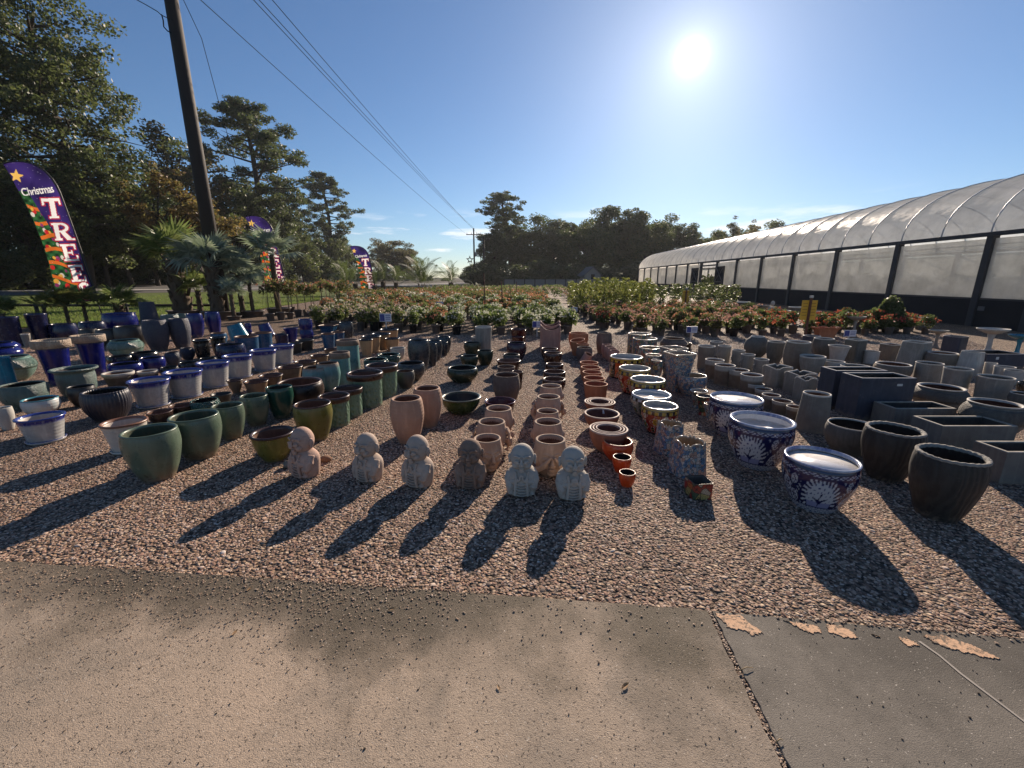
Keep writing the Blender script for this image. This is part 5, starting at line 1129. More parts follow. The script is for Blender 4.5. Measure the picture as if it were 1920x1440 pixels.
while off < 34:
    spx = .66 + off * .022; x = -26.0
    while x < 13.6:
        px = x + sr.uniform(-.10, .10); y = front(px) + off + sr.uniform(-.10, .10); x += spx
        u, vv, dd = proj(px, y, .3)
        if u < (585 if y < 16 else 610 if y < 24 else 640): continue
        if 1.75 + .02 * (y - 12) < px < 2.65 + .075 * (y - 12): continue
        if px > 11.8 + .07 * y - (1.0 if y > 14 else .2): continue
        if px > 2.4 and 18.6 < y < 27 and px < 12.6: continue
        if u > 1750: continue
        if px > 9.3 and y > 14.2: continue
        kind = ('red' if u > 1420 and y < 14.5 else 'pink' if px > 2.2 else 'white' if (u > 830 and y < 17) else 'blush' if (u < 760 and y < 17) else ('coral' if sr.random() < .72 else 'white'))
        if px > 2.2 and kind == 'pink' and sr.random() < .35: kind = 'red' if y > 13.5 and sr.random() < .4 else 'coral'
        if nro >= 292: far_pts.append((px, y, kind)); continue
        s = sr.uniform(.86, 1.18) * (1 + off * .008) * (.80 if px > 2.2 else .88); o = thing('potted_rose', NAMES[kind], 'rose bush', (px, y, 0), sr.uniform(0, 6.28), 'potted roses with %s blooms' % kind, s)
        c = add('container', CONT, o); fo = add('foliage', sr.choice(FOL), o); fo['kind'] = 'stuff'; over(fo, LEAF['fresh' if kind == 'white' and sr.random() < .8 else 'rust' if kind in ('coral', 'pink') and sr.random() < .6 else 'green'])
        b = add('blooms', sr.choice(BLO), fo); b['kind'] = 'stuff'; over(b, BLOOM[kind]); nro += 1
        if off < 2.2:
            if sr.random() < .35: over(c, M_nursb)
            add('soil', SOILM, c)
    off += .74 + off * .030
print('roses', nro, 'far', len(far_pts))
def mass(name, pts, label, leaf_key, bloom):
    g = np.random.default_rng(4); A = []; B = []
    for i, (x, y, kd) in enumerate(pts):
        A.append(bush_cloud(100 + i % 7, 150, .5, .62, .12, .075, 5) + np.array([x, y, 0])); B.append(bloom_cloud(200 + i % 5, 16, .5, .6, .12, .05) + np.array([x, y, 0]))
    o = add(name, qmesh(name, np.concatenate(A), LEAF[leaf_key])); tag(o, label, 'roses', None, 'stuff')
    c = add('blooms', qmesh('blooms', np.concatenate(B), BLOOM[bloom]), o); c['kind'] = 'stuff'
mass('rose_beds', [p for p in far_pts if p[0] < 2.2], 'far beds of rose bushes reaching to the wood', 'rust', 'coral')
if any(p[0] >= 2.2 for p in far_pts): mass('rose_beds', [p for p in far_pts if p[0] >= 2.2], 'far rose beds beside the greenhouse', 'green', 'pink')
fp2 = [(UX(sr.uniform(800, 1190), y), y, 'w') for y in np.linspace(36, 62, 14) for _ in range(15)]
mass('shrub_beds', fp2, 'low green shrubs in far beds before the wood', 'fresh', 'blush')

A_ = []
for i, y in enumerate(np.arange(14.2, 60, .95)):          # crops growing on the benches inside the greenhouse
    for x in (16.6, 18.3, 20.2): A_.append(bush_cloud(300 + (i * 3 + int(x)) % 9, 90, .62, 1.0, .7, .13, 5) * np.array([1, 1, sr.uniform(.7, 1.25)]) + np.array([x + .07 * y, y, 0]))
tag(add('bench_crops', qmesh('bench_crops', np.concatenate(A_), LEAF['green'])), 'blurred green plants growing inside the greenhouse', 'plants', None, 'stuff')
def upright(seed, n, r, h, leaf):
    g = np.random.default_rng(seed); z = g.random(n) ** .8; a = g.uniform(0, 6.28, n); q = r * np.sqrt(g.random(n)) * (1.05 - .5 * np.abs(z - .55))
    return quads(np.stack([np.cos(a) * q, np.sin(a) * q, .25 + z * (h - .25)], 1), leaf, g, -.2, .45)
UPR = [qmesh('foliage', upright(50 + i, 420, .20, 1.75, .055), LEAF['yellow']) for i in range(3)]
STEM = mesh('stem', *(lambda m: (m.v, m.f))(MB().tube([(0, 0, .2), (.01, 0, .9), (0, .01, 1.5)], [.014, .010, .005], 6)), True, [M_bark])
n_ = 0
for y in (19.6, 20.8, 22.2):
    for x in np.arange(2.9 + (y - 19.6) * .06, 6.6, .44):
        o = thing('upright_shrub', 'slender yellow green shrub in the tall row beyond the roses', 'shrub', (x + sr.uniform(-.06, .06), y + sr.uniform(-.1, .1), 0), sr.uniform(0, 6), 'slender yellow green shrubs', (1, 1, sr.uniform(.74, .94)))
        add('container', CONT, o); add('stem', STEM, o); add('foliage', sr.choice(UPR), o)
for y in (21.6, 23.2):
    for x in np.arange(6.9, 11.4, .62):
        o = thing('hedge_shrub', 'full green shrub in the hedge before the greenhouse door', 'shrub', (x + sr.uniform(-.08, .08), y + sr.uniform(-.15, .15), 0), sr.uniform(0, 6), 'green shrubs before the greenhouse door', (1.35, 1.35, sr.uniform(.66, .82)))
        add('container', CONT, o); add('stem', STEM, o); fo = add('foliage', sr.choice(UPR), o); over(fo, LEAF['green'])
# rose trees trained on stems, along the palms
BALL = [qmesh('foliage', bush_cloud(70 + i, 420, .36, .52, .95, .045), LEAF['rust']) for i in range(2)]; BALLB = qmesh('blooms', bloom_cloud(80, 26, .36, .5, .95, .03), BLOOM['coral'])
STEM2 = mesh('stem', *(lambda m: (m.v, m.f))(MB().tube([(0, 0, .2), (.015, 0, .7), (0, .01, 1.2)], [.016, .013, .012], 6)), True, [M_bark])
STK = mesh('stake', *(lambda m: (m.v, m.f))(MB().tube([(.05, 0, .1), (.05, 0, 1.15)], .008, 5)), True, [plain('bamboo', (.30, .20, .09), .6)])
for u, vb in ((508, 602), (528, 600), (545, 598), (560, 594), (575, 592), (590, 597), (606, 590), (622, 593), (640, 586), (548, 586), (585, 583), (615, 580), (655, 580)):
    p = G(u, vb); o = thing('rose_tree', 'rose trained as a small tree on a staked stem beside the palms', 'rose tree', p, sr.uniform(0, 6), 'staked rose trees', sr.uniform(.9, 1.1))
    add('container', CONT, o); add('stem', STEM2, o); add('stake', STK, o); fo = add('foliage', sr.choice(BALL), o); add('blooms', BALLB, fo)['kind'] = 'stuff'

# ---- palms
def fan(seed, nb, span, droop):
    g = np.random.default_rng(seed); V_ = []
    for k in range(nb):
        a = (k / (nb - 1) - .5) * span + g.normal() * .02; L_ = (1 - .25 * abs(k / (nb - 1) - .5) * 2) * g.uniform(.9, 1.05); d = np.array([math.cos(a), math.sin(a), 0]); n = np.array([-math.sin(a), math.cos(a), 0]); w_ = .052; b = np.array([1.0, 0, 0])
        tw = g.uniform(-.5, .5); nn = n * math.cos(tw) + np.array([0, 0, math.sin(tw)])
        p0, p1, p2 = b + d * .04, b + d * L_ * .55 + np.array([0, 0, -.04 * droop + .05]), b + d * L_ + np.array([0, 0, -.32 * droop * g.uniform(.5, 1.5)])
        V_ += [p0 - nn * .008, p1 - nn * w_, p1 + nn * w_, p0 + nn * .008, p1 - nn * w_, p2 - nn * .004, p2 + nn * .004, p1 + nn * w_]
    V_ += [np.array(q) for q in ((0, -.02, 0), (1.06, -.012, .0), (1.06, .012, .0), (0, .02, 0), (0, 0, -.02), (1.06, 0, -.012), (1.06, 0, .012), (0, 0, .02))]
    return np.array(V_)
PF = dict(green=leafmat('palm_leaf', [(0, (.06, .09, .025)), (.6, (.12, .16, .045)), (1, (.24, .25, .10))], .34, .38), silver=leafmat('silver_palm_leaf', [(0, (.13, .17, .14)), (.6, (.22, .27, .22)), (1, (.38, .42, .35))], .30, .32), olive=leafmat('olive_palm_leaf', [(0, (.06, .07, .018)), (.7, (.13, .13, .03)), (1, (.22, .17, .05))], .65, .4))
FANS = [qmesh('frond', fan(i, 30, 4.6, (.30 + .3 * i)), PF['green']) for i in range(3)]
def feather(seed, nl):
    g = np.random.default_rng(seed); V_ = []
    for k in range(nl):
        t = .12 + .88 * k / nl; x, z = t * 1.9, .55 * math.sin(t * 2.1) - .35 * t * t
        for s in (-1, 1):
            L_ = .42 * math.sin(math.pi * min(1, t * .93 + .06)) ** .6; b = np.array([x, 0, z]); e = b + np.array([L_ * .55, s * L_, -.12 * L_ + .1 * L_]); n = np.array([.028, 0, 0])
            V_ += [b - n * .5, (b + e) / 2 - n * .6 + np.array([0, 0, .03]), e, (b + e) / 2 + n * .6 + np.array([0, 0, .03])]
        t2 = .12 + .88 * (k + 1) / nl; x2, z2 = t2 * 1.9, .55 * math.sin(t2 * 2.1) - .35 * t2 * t2; V_ += [np.array(q) for q in ((x, -.012, z), (x2, -.01, z2), (x2, .01, z2), (x, .012, z))]
    return np.array(V_)
FEA = [qmesh('frond', feather(i, 24), LEAF['dark']) for i in range(2)]
def palm(u, vb, vc, fanpx, nfr, lm, label, tub=None, trunk_r=.06, name='fan_palm', feather_=False, Y=None, group=None, lift=(.1, 1.3)):
    p = G(u, vb) if Y is None else Vector((UX(u, Y), Y, 0)); d = ray(u, vc); hc = max(.25, H + p.y * d[2] / d[1]); s = fanpx / F * p.y * .5
    o = thing(name, label, 'palm', p, 0, group); g = random.Random(int(u * 7 + vb))
    zt = .0
    if tub:
        zt = tub * .62; v, f = lathe([(tub * .78, 0), (tub * .8, .01), (tub * .97, zt * .88), (tub * 1.05, zt * .9), (tub * 1.05, zt), (tub * .95, zt), (tub * .9, zt * .9), (.01, zt * .9)], 26, None, None, True); add('container', mesh('container', v, f, True, [M_nurs]), o)
    tk = MB(); n = 12; tk.tube([(0, 0, zt * .8 + (hc - zt * .8) * k / n) for k in range(n + 1)], [trunk_r * (1.15 + (.22 if k % 2 else 0) - .25 * k / n) for k in range(n + 1)], 9)
    if not feather_ or trunk_r > .05:
        for k in range(26):                 # old leaf bases
            a = k * 2.4; zz = zt + (hc - zt) * k / 26; tk.tube([(math.cos(a) * trunk_r * .9, math.sin(a) * trunk_r * .9, zz), (math.cos(a) * trunk_r * 1.5, math.sin(a) * trunk_r * 1.5, zz + trunk_r * 1.1)], [trunk_r * .35, trunk_r * .12], 5)
    tr = add('trunk', mesh('trunk', tk.v, tk.f, True, [plain('palm_trunk', (.10, .07, .045), .9, .4, 10, .8) if 'palm_trunk' not in bpy.data.materials else bpy.data.materials['palm_trunk']]), o)
    for k in range(nfr):
        a = k * 2.39996 + g.uniform(-.2, .2); e = lift[0] + (lift[1] - lift[0]) * ((k + .5) / nfr) + g.uniform(-.12, .12)
        fr = add('frond', g.choice(FEA if feather_ else FANS), o, (0, 0, hc - .02), (g.uniform(-.5, .5), -e, a), s * g.uniform(.82, 1.1)); over(fr, PF[lm] if lm in PF else LEAF[lm])
palm(346, 597, 488, 78, 15, 'green', 'stout fan palm with thick scaly trunk behind the cobalt jars', .55, .27)
palm(411, 599, 500, 74, 15, 'silver', 'silver fan palm in a large tub at the foot of the pole', .55, .19)
palm(379, 596, 545, 46, 12, 'green', 'small fan palm between the stout and the silver palm', .25, .08)
palm(457, 594, 512, 60, 12, 'silver', 'silver fan palm with one broad round leaf', .30, .08)
palm(476, 594, 530, 40, 10, 'silver', 'small silver palm beside the staked rose trees', .42, .06)
palm(524, 590, 478, 62, 13, 'silver', 'tall silver palm before the middle flag', .50, .10)
palm(440, 600, 552, 40, 11, 'silver', 'low silver palm in a black tub', .25, .06)
palm(229, 604, 572, 48, 14, 'green', 'fan palm in a red pot behind the cobalt planter', None, .12, lift=(.15, 1.1))
for u, vb, vc in ((92, 616, 575), (131, 612, 570), (165, 610, 572)):
    palm(u, vb, vc, 46, 9, 'olive', 'small bushy fan palm in the line before the lawn', None, .045, group='small palms before the lawn')
palm(10, 622, 588, 44, 12, 'green', 'bushy palm behind the tall navy cylinder', None, .08, lift=(.5, 1.4))
p = G(229, 604); v, f = lathe([(.16, 0), (.2, .25), (.22, .26), (.22, .3), (.19, .3), (.01, .28)], 22, None, None, True)
o = thing('red_pot', 'red plastic pot holding a fan palm', 'pot', p + Vector((0, 0, .0)), 0); add('body', mesh('body', v, f, True, [plain('red_plastic', (.36, .05, .03), .45)]), o)
for u, vb, vc, w_ in ((650, 560, 535, 44), (668, 556, 532, 40), (720, 556, 528, 44), (744, 553, 530, 36), (704, 556, 536, 34)):
    palm(u, vb, vc, w_, 13, 'dark', 'feathery date palm with short trunk by the lawn rail', .5, .16, 'date_palm', True, group='date palms by the lawn rail')
palm(792, 549, 536, 62, 22, 'dark', 'large dark sago palm beyond the rose beds', None, .3, 'sago_palm', True, lift=(-.1, 1.25))
palm(846, 543, 530, 40, 20, 'dark', 'smaller dark sago palm beyond the rose beds', None, .25, 'sago_palm', True, lift=(-.1, 1.25))
# ivy cone by the greenhouse
g = np.random.default_rng(3); n = 2600; z = 1 - np.sqrt(g.random(n)) * .98; a = g.uniform(0, 6.28, n); r_ = .44 * np.sqrt(1 - z) * g.uniform(.75, 1.06, n)
o = thing('ivy_cone', 'clipped dark ivy cone standing before the greenhouse wall', 'topiary', (UX(1683, 13.0), 13.0, 0), 0)
add('container', CONT, o); fo = add('foliage', qmesh('foliage', quads(np.stack([np.cos(a) * r_, np.sin(a) * r_, .12 + z * .98], 1), .05, g, 0, .7), LEAF['dark']), o)
add('core', mesh('core', *lathe([(.30, .15), (.36, .3), (.28, .65), (.1, .95), (.01, 1.0)], 14, None, None, True), True, [LEAF['dark']]), fo)
# ================================================================ FLAGS, POLES, SIGNS, SMALL THINGS
def flag_mat():
    t = NT('flag_cloth'); c = t.n('ShaderNodeVertexColor', _layer_name='print').outputs[0]
    p = t.n('ShaderNodeBsdfPrincipled', Base__Color=c, Roughness=.7); tr = t.n('ShaderNodeBsdfTranslucent', Color=c); m = t.n('ShaderNodeMixShader', Fac=.5); t.set(m, 'i1', p.outputs[0]); t.set(m, 'i2', tr.outputs[0])
    return t.fin(m.outputs[0])
M_flag = flag_mat(); M_fp = plain('flag_pole', (.02, .02, .022), .5)
def letter(ch, e=0.0):
    """bold slab serif strokes in a unit box -> list of polygons"""
    R_ = lambda a, b, c, d: [(a - e, b - e), (c + e, b - e), (c + e, d + e), (a - e, d + e)]
    def arc(cx, cy_, ro, ri, a0, a1, n=12, sx=1.0):
        out = []
        for k in range(n):
            t0, t1 = a0 + (a1 - a0) * k / n, a0 + (a1 - a0) * (k + 1) / n
            out.append([(cx + sx * (ri - e) * math.cos(t0), cy_ + (ri - e) * math.sin(t0)), (cx + sx * (ro + e) * math.cos(t0), cy_ + (ro + e) * math.sin(t0)), (cx + sx * (ro + e) * math.cos(t1), cy_ + (ro + e) * math.sin(t1)), (cx + sx * (ri - e) * math.cos(t1), cy_ + (ri - e) * math.sin(t1))])
        return out
    if ch == 'T': return [R_(0, .84, 1, 1), R_(0, .66, .11, .84), R_(.89, .66, 1, .84), R_(.36, .10, .64, .84), R_(.24, 0, .76, .10)]
    if ch == 'E': return [R_(.12, .12, .40, .88), R_(0, .88, .92, 1), R_(0, 0, .97, .12), R_(.40, .44, .66, .55), R_(.62, .37, .70, .63), R_(.82, .68, .92, .88), R_(.86, .12, .97, .34)]
    if ch == 'R': return [R_(.10, .11, .37, .89), R_(0, .89, .56, 1), R_(0, 0, .48, .11), R_(.37, .46, .56, .56)] + arc(.56, .73, .27, .14, -math.pi / 2, math.pi / 2, 12, 1.25) + [[(.42 - e, .48 + e), (.70 + e, .48 + e), (1.04 + e, -e), (.74 - e, -e)], R_(.74, 0, 1.12, .10)]
    if ch == 'S': return arc(.5, .735, .265, .10, .25, math.pi * 1.5, 14, 1.5) + arc(.5, .265, .265, .10, -math.pi + .25, math.pi * .5, 14, 1.5)
def inside(ps, X_, Z_):
    out = np.zeros(len(X_), bool)
    for p in ps:                        # convex or star shaped polygons, even-odd rule
        c = np.zeros(len(X_), bool); n = len(p)
        for i in range(n):
            x0, z0 = p[i]; x1, z1 = p[(i + 1) % n]
            with np.errstate(divide='ignore', invalid='ignore'): c ^= ((z0 > Z_) != (z1 > Z_)) & (X_ < (x1 - x0) * (Z_ - z0) / ((z1 - z0) if z1 != z0 else 1e-9) + x0)
        out |= c
    return out
_cu = bpy.data.curves.new('txt', 'FONT'); _cu.body = 'Christmas'; _cu.size = 1; _cu.offset = .012; _cu.space_character = .95
_to = bpy.data.objects.new('txt', _cu); COL.objects.link(_to); _me = bpy.data.meshes.new_from_object(_to.evaluated_get(bpy.context.evaluated_depsgraph_get())); bpy.data.objects.remove(_to)
_me.calc_loop_triangles(); TXT = [[tuple(_me.vertices[i].co.xy) for i in t.vertices] for t in _me.loop_triangles]; TW = max(q[0] for t in TXT for q in t)
def flag(x, y, z0, s, rz, label, res=.014):
    o = thing('feather_flag', label, 'flag', (x, y, 0), rz, 'feather flags along the lawn'); k = .00418
    X = lambda cx, cyy: ((cx - 790 + .237 * (1180 - cyy)) * k * s, (1180 - cyy) * k * s + z0)
    edge = [(30, 72), (70, 60), (130, 54), (200, 58), (260, 70), (320, 95), (380, 135), (430, 185), (465, 235), (492, 290), (520, 365), (600, 580), (690, 830), (790, 1115), (800, 1180)]
    left = [(30, 74), (45, 95), (90, 160), (150, 262), (205, 370), (262, 505), (320, 670), (372, 830), (420, 1000), (445, 1090), (470, 1180)]
    pe = [X(*q) for q in edge]; pl = [X(*q) for q in left]
    nz_, nx_ = int((1180 - 56) * k * s / res), int(330 * k * s / res)
    zt = np.linspace(pe[2][1] - .004, pe[-1][1], nz_); ez = np.array(pe[2:]); lz = np.array([pe[2], pe[1]] + pl)
    xr = np.interp(-zt, -ez[:, 1], ez[:, 0]); xl2 = np.interp(-zt, -lz[:, 1], lz[:, 0])
    S = np.linspace(0, 1, nx_); XX = (xl2[:, None] * (1 - S) + xr[:, None] * S).ravel(); ZZ = np.repeat(zt, nx_); YY = .03 * np.sin(ZZ * 2.3 + XX * 3) + .012 * np.sin(XX * 9 - ZZ)
    f = [(j * nx_ + i, j * nx_ + i + 1, (j + 1) * nx_ + i + 1, (j + 1) * nx_ + i) for j in range(nz_ - 1) for i in range(nx_ - 1)]
    me = mesh('cloth', np.stack([XX, YY, ZZ], 1), f, True, [M_flag])
    # the print: night sky, decorated tree down one side, lettering
    g = np.random.default_rng(2); SS = np.tile(S, nz_); Tn = (zt[0] - ZZ) / (zt[0] - zt[-1]); C = np.tile(np.array((.030, .016, .115)), (len(XX), 1)); C *= (1 + .5 * np.sin(XX * 5 + ZZ * 3) * np.sin(ZZ * 4))[:, None]
    tree_ = (Tn > .20) & (SS < .18 + .45 * np.clip((Tn - .2) / .5, 0, 1)); C[tree_] = np.array((.018, .075, .022)) * (1 + .8 * np.sin(XX[tree_] * 17) * np.sin(ZZ[tree_] * 23))[:, None].clip(.2, 2)
    for kk in range(7):                 # ribbon swags and baubles
        zc = .30 + kk * .105; m = tree_ & (np.abs(Tn - zc - .020 * np.sin(SS * 5 + kk) - .03 * SS) < .013) & (SS > .02); C[m] = (.55, .13, .02)
        for q in range(4):
            cx_, cz_ = g.uniform(.02, .5), zc + g.uniform(.02, .09); m = tree_ & (np.hypot((SS - cx_) * .30, (Tn - cz_)) < g.uniform(.010, .02)); C[m] = [(.45, .02, .02), (.55, .52, .48), (.60, .33, .05), (.20, .03, .12)][(kk + q) % 4]
    fx = (g.random(len(XX)) > .997) & (Tn < .9); C[fx] = (.45, .45, .6)
    for ch, cx, cyy, w_, hh in (('T', 425, 412, 150, 158), ('R', 505, 598, 150, 140), ('E', 570, 768, 140, 138), ('E', 630, 940, 140, 140), ('S', 692, 1090, 130, 150)):
        a, b = X(cx, cyy); px, pz = (XX - a) / (w_ * k * s) + .5, (ZZ - b - (XX - a) * .03) / (hh * k * s) + .5; near_ = (np.abs(px - .5) < .8) & (np.abs(pz - .5) < .8); ii = np.where(near_)[0]
        m = inside(letter(ch, .06), px[ii], pz[ii]); C[ii[m]] = (.38, .02, .05); m = inside(letter(ch, 0), px[ii], pz[ii]); C[ii[m]] = (.80, .80, .80)
    a, b = X(188, 318); ca, sa = math.cos(.13), math.sin(.13); q_ = 262 * k * s / TW; dx, dz = XX - a, ZZ - b; px, pz = (dx * ca + dz * sa) / q_, (-dx * sa + dz * ca) / q_ / 1.25; ii = np.where((px > -.1) & (px < TW + .1) & (pz > -.3) & (pz < 1))[0]; m = inside(TXT, px[ii], pz[ii]); C[ii[m]] = (.80, .80, .80)
    a, b = X(138, 165); rr = 54 * k * s; m = inside([[(a + (rr if i % 2 == 0 else rr * .45) * math.sin(i * math.pi / 5 + .15), b + (rr if i % 2 == 0 else rr * .45) * math.cos(i * math.pi / 5 + .15)) for i in range(10)]], XX, ZZ); C[m] = (.78, .50, .12)
    C[SS > .965] = (.01, .01, .012)
    at = me.color_attributes.new('print', 'FLOAT_COLOR', 'POINT'); at.data.foreach_set('color', np.concatenate([C.clip(0, .9), np.ones((len(C), 1))], 1).astype(np.float32).ravel())
    cl = add('cloth', me, o)
    pole = [(q[0] + .012, .0, q[1]) for q in pe] + [(pe[-1][0] + .09, 0, .0)]; MB().tube(pole, .022 * s, 6).build('flag_pole', M_fp, o)
    return o
p = AY(177, 552, 15.5); flag(p.x, 15.5, p.z - .25, .98, 0, 'large flag lettered Christmas TREES nearest the tall cypress')
p = AY(536, 536, 29.0); flag(p.x, 29.0, p.z - .3, 1.0, 0, 'flag lettered Christmas TREES half hidden by the silver palm', .022)
p = AY(705, 550, 43.0); flag(p.x, 43.0, p.z - .3, 1.02, .1, 'flag lettered Christmas TREES among the date palms', .03)

# ---- utility poles and wires
M_wood = plain('pole_wood', (.028, .019, .014), .75, .35, 2.5, .6); M_wire = plain('wire', (.03, .03, .033), .95, spec=.05); M_ins = plain('insulator', (.25, .24, .23), .3)
pb = AY(397, 460, 17.5); pole = thing('utility_pole', 'thick dark wooden utility pole rising out of the silver palm', 'pole', (pb.x, 17.5, 0))
MB().tube([(0, 0, -.3), (0, 0, 6), (0, 0, 12.9)], [.265, .235, .20], 18).build('shaft', M_wood, pole, True)
MB().box((0, -.18, 12.2), (2.6, .12, .14)).build('crossarm', M_wood, pole)
for xx in (-1.15, -.4, .4, 1.15): MB().tube([(xx, -.18, 12.27), (xx, -.18, 12.45)], [.05, .035], 8).build('insulator', M_ins, pole, True)
def wire(name, label, pts, r, group=None):
    m = MB(); m.tube(pts, r, 5); o = m.build(name, M_wire, None, True); return tag(o, label, 'wire', group)
def sag(a, b, s, n=14): return [a.lerp(b, k / n) - Vector((0, 0, s * 4 * (k / n) * (1 - k / n))) for k in range(n + 1)]
D = 96.0
tops = [AY(876, 440, D), AY(886, 427, D), AY(888, 427, D), AY(898, 440, D)]
for (u, tp, lb) in ((352, tops[0], 'power line running from the near pole crossarm'), (455, tops[1], 'power line beside the pole top line'), (466, tops[2], 'power line meeting the far pole top'), (492, tops[3], 'outer power line over the rose beds')):
    a = AY(u, -22, 17.5); b = a + (a - tp) * .45; pts = sag(a, tp, .35); wire('power_line', lb, [b] + pts, .014, 'power lines along the road')
wire('guy_wire', 'thin guy wire slanting down from the near pole', [AY(330, -30, 17.4), AY(378, 72, 18.4), G(512, 572)], .011)
dp_ = [AY(u, v_, 17.3) for u, v_ in ((246, -6), (272, 8), (296, 22), (302, 28), (323, 38))]; wire('service_wire', 'slack service wire on the far side of the near pole', dp_, .014)
wire('service_loop', 'short drooping wire loop at the near pole', [AY(u, v_, 17.3) for u, v_ in ((303, 27), (306, 38), (307, 50), (314, 58), (322, 62))], .02)
def far_pole(u, vt, Y, arm_v, armw, label, box=False):
    t_ = AY(u, vt, Y); o = thing('power_pole', label, 'pole', (t_.x, Y, 0), 0, 'distant power poles'); MB().tube([(0, 0, -.2), (0, 0, t_.z)], [.20, .15], 8).build('shaft', M_wood, o, True); az = AY(u, arm_v, Y).z
    MB().box((0, -.2, az), (armw, .14, .16)).build('crossarm', M_wood, o)
    for xx in (-.45, -.15, .2, .45): MB().tube([(xx * armw, -.2, az + .08), (xx * armw, -.2, az + .4)], .06, 6).build('insulator', M_ins, o)
    if box: MB().tube([(.35, -.1, az * .58), (.35, -.1, az * .58 + .9)], .26, 10).build('transformer', M_ins, o)
far_pole(888, 428, 96, 440, 3.2, 'distant power pole with transformer beside the star', True); far_pole(907, 444, 98, 450, 2.7, 'distant leaning power pole at the edge of the wood'); far_pole(901, 471, 190, 475, 4.0, 'farthest small power pole between the two others')
# star on a post
p = AY(881, 487, 90); o = thing('star_ornament', 'open five pointed star ornament on a post by the distant pole', 'star', (p.x, 90, 0)); rr = .85
so = [(rr * (1 if i % 2 == 0 else .42) * math.sin(i * math.pi / 5), p.z + rr * (1 if i % 2 == 0 else .42) * math.cos(i * math.pi / 5)) for i in range(10)]; si = [(q[0] * .52, p.z + (q[1] - p.z) * .52) for q in so]
v = [(q[0], yy, q[1]) for yy in (-.05, .05) for q in so + si]; f = []
for b in (0, 20):
    for i in range(10): f.append((b + i, b + (i + 1) % 10, b + 10 + (i + 1) % 10, b + 10 + i))
for i in range(10): f.append((i, (i + 1) % 10, 20 + (i + 1) % 10, 20 + i))
add('star', mesh('star', v, f, False, [plain('star_metal', (.10, .08, .06), .6)]), o); MB().tube([(0, 0, 0), (0, 0, p.z - rr * .4)], .06, 6).build('post', M_wood, o)
# shed and white board fence before the wood
o = thing('shed', 'small pale gabled shed at the foot of the wood', 'shed', (UX(1105, 84), 84, 0), .15); sw_ = plain('shed_board', (.22, .21, .19), .8)
mb = MB(); mb.raw([(-1.6, -2, 0), (1.6, -2, 0), (1.6, -2, 2.2), (0, -2, 3.6), (-1.6, -2, 2.2), (-1.6, 2, 0), (1.6, 2, 0), (1.6, 2, 2.2), (0, 2, 3.6), (-1.6, 2, 2.2)], [(0, 1, 2, 3, 4), (9, 8, 7, 6, 5), (1, 6, 7, 2), (5, 0, 4, 9)]); mb.build('wall', sw_, o)
mb = MB(); mb.raw([(-1.9, -2.2, 1.96), (0, -2.2, 3.64), (1.9, -2.2, 1.96), (-1.9, 2.2, 1.96), (0, 2.2, 3.64), (1.9, 2.2, 1.96), (-1.9, -2.2, 2.08), (0, -2.2, 3.78), (1.9, -2.2, 2.08), (-1.9, 2.2, 2.08), (0, 2.2, 3.78), (1.9, 2.2, 2.08)], [(0, 1, 4, 3), (1, 2, 5, 4), (6, 9, 10, 7), (7, 10, 11, 8), (0, 6, 7, 1), (1, 7, 8, 2)]); mb.build('roof', plain('shed_roof', (.13, .12, .11), .8), o)
MB().box((0, -2.02, 1.9), (.7, .05, .9)).build('window', M_black, o)
o = thing('board_fence', 'long weathered board fence before the wood', 'fence', (UX(945, 80), 80, 0)); fx = UX(1195, 80) - UX(945, 80)
for k in range(int(fx / 1.9)): MB().box((k * 1.9 + .92, 0, .75), (1.8, .05, 1.35)).build('panel', plain('fence_board', (.20, .19, .18), .85) if 'fence_board' not in bpy.data.materials else bpy.data.materials['fence_board'], o); MB().box((k * 1.9, -.04, .8), (.12, .12, 1.6)).build('post', M_wood, o)
# low rail fences
def rail(us_, Y, z, label, mat, step=3.2, r=.055):
    x0, x1 = UX(us_[0], Y), UX(us_[1], Y); o = thing('rail_fence', label, 'fence', (x0, Y, 0)); n = max(1, int((x1 - x0) / step)); w_ = (x1 - x0) / n
    for k in range(n): MB().tube([(k * w_, 0, z), (k * w_ + w_ * .98, 0, z + .01)], r, 7).build('rail', mat, o, True)
    for k in range(n + 1): MB().tube([(k * w_, .03, -.05), (k * w_, .03, z + .1)], r * 1.3, 7).build('post', mat, o, True)
rail((-120, 395), 18.6, .46, 'low dark wooden rail along the lawn behind the palms', plain('dark_rail', (.028, .022, .018), .8, .4, 4, .5))
rail((700, 808), 46, .75, 'low pale rail at the far lawn by the date palms', plain('pale_rail', (.30, .28, .24), .8), 4, .07)
# ---- stakes, signs
M_rust = plain('rusty_stake', (.11, .045, .028), .8, .3, 20); M_bam = bpy.data.materials['bamboo']
def stake(u0, v0, u1, v1, r, mat, label, group=None):
    a = G(u1, v1); b = AY(u0, v0, a.y + (.0 if abs(u0 - u1) < 12 else .3)); o = MB().tube([a, a.lerp(b, .5), b], [r, r * .95, r * .85], 7).build('stake', mat, None, True); tag(o, label, 'stake', group)
stake(907, 512, 911, 614, .022, M_rust, 'tall rusty stake behind the grey weathered cylinders'); stake(940, 527, 943, 590, .025, M_rust, 'rusty stake among the white roses'); stake(956, 533, 958, 572, .03, M_rust, 'rusty stake in the red rose bed'); stake(968, 528, 970, 562, .034, M_rust, 'short rusty stake behind the red rose bed')
stake(393, 505, 402, 588, .022, M_bam, 'bamboo cane before the silver palm tub'); stake(481, 444, 531, 594, .022, M_bam, 'long leaning bamboo cane before the middle flag')
M_yel = plain('yellow_sign', (.62, .36, .03), .6, .08, 6); M_cap = plain('stake_cap', (.5, .48, .44), .5); M_print = plain('sign_print', (.25, .13, .02), .7)
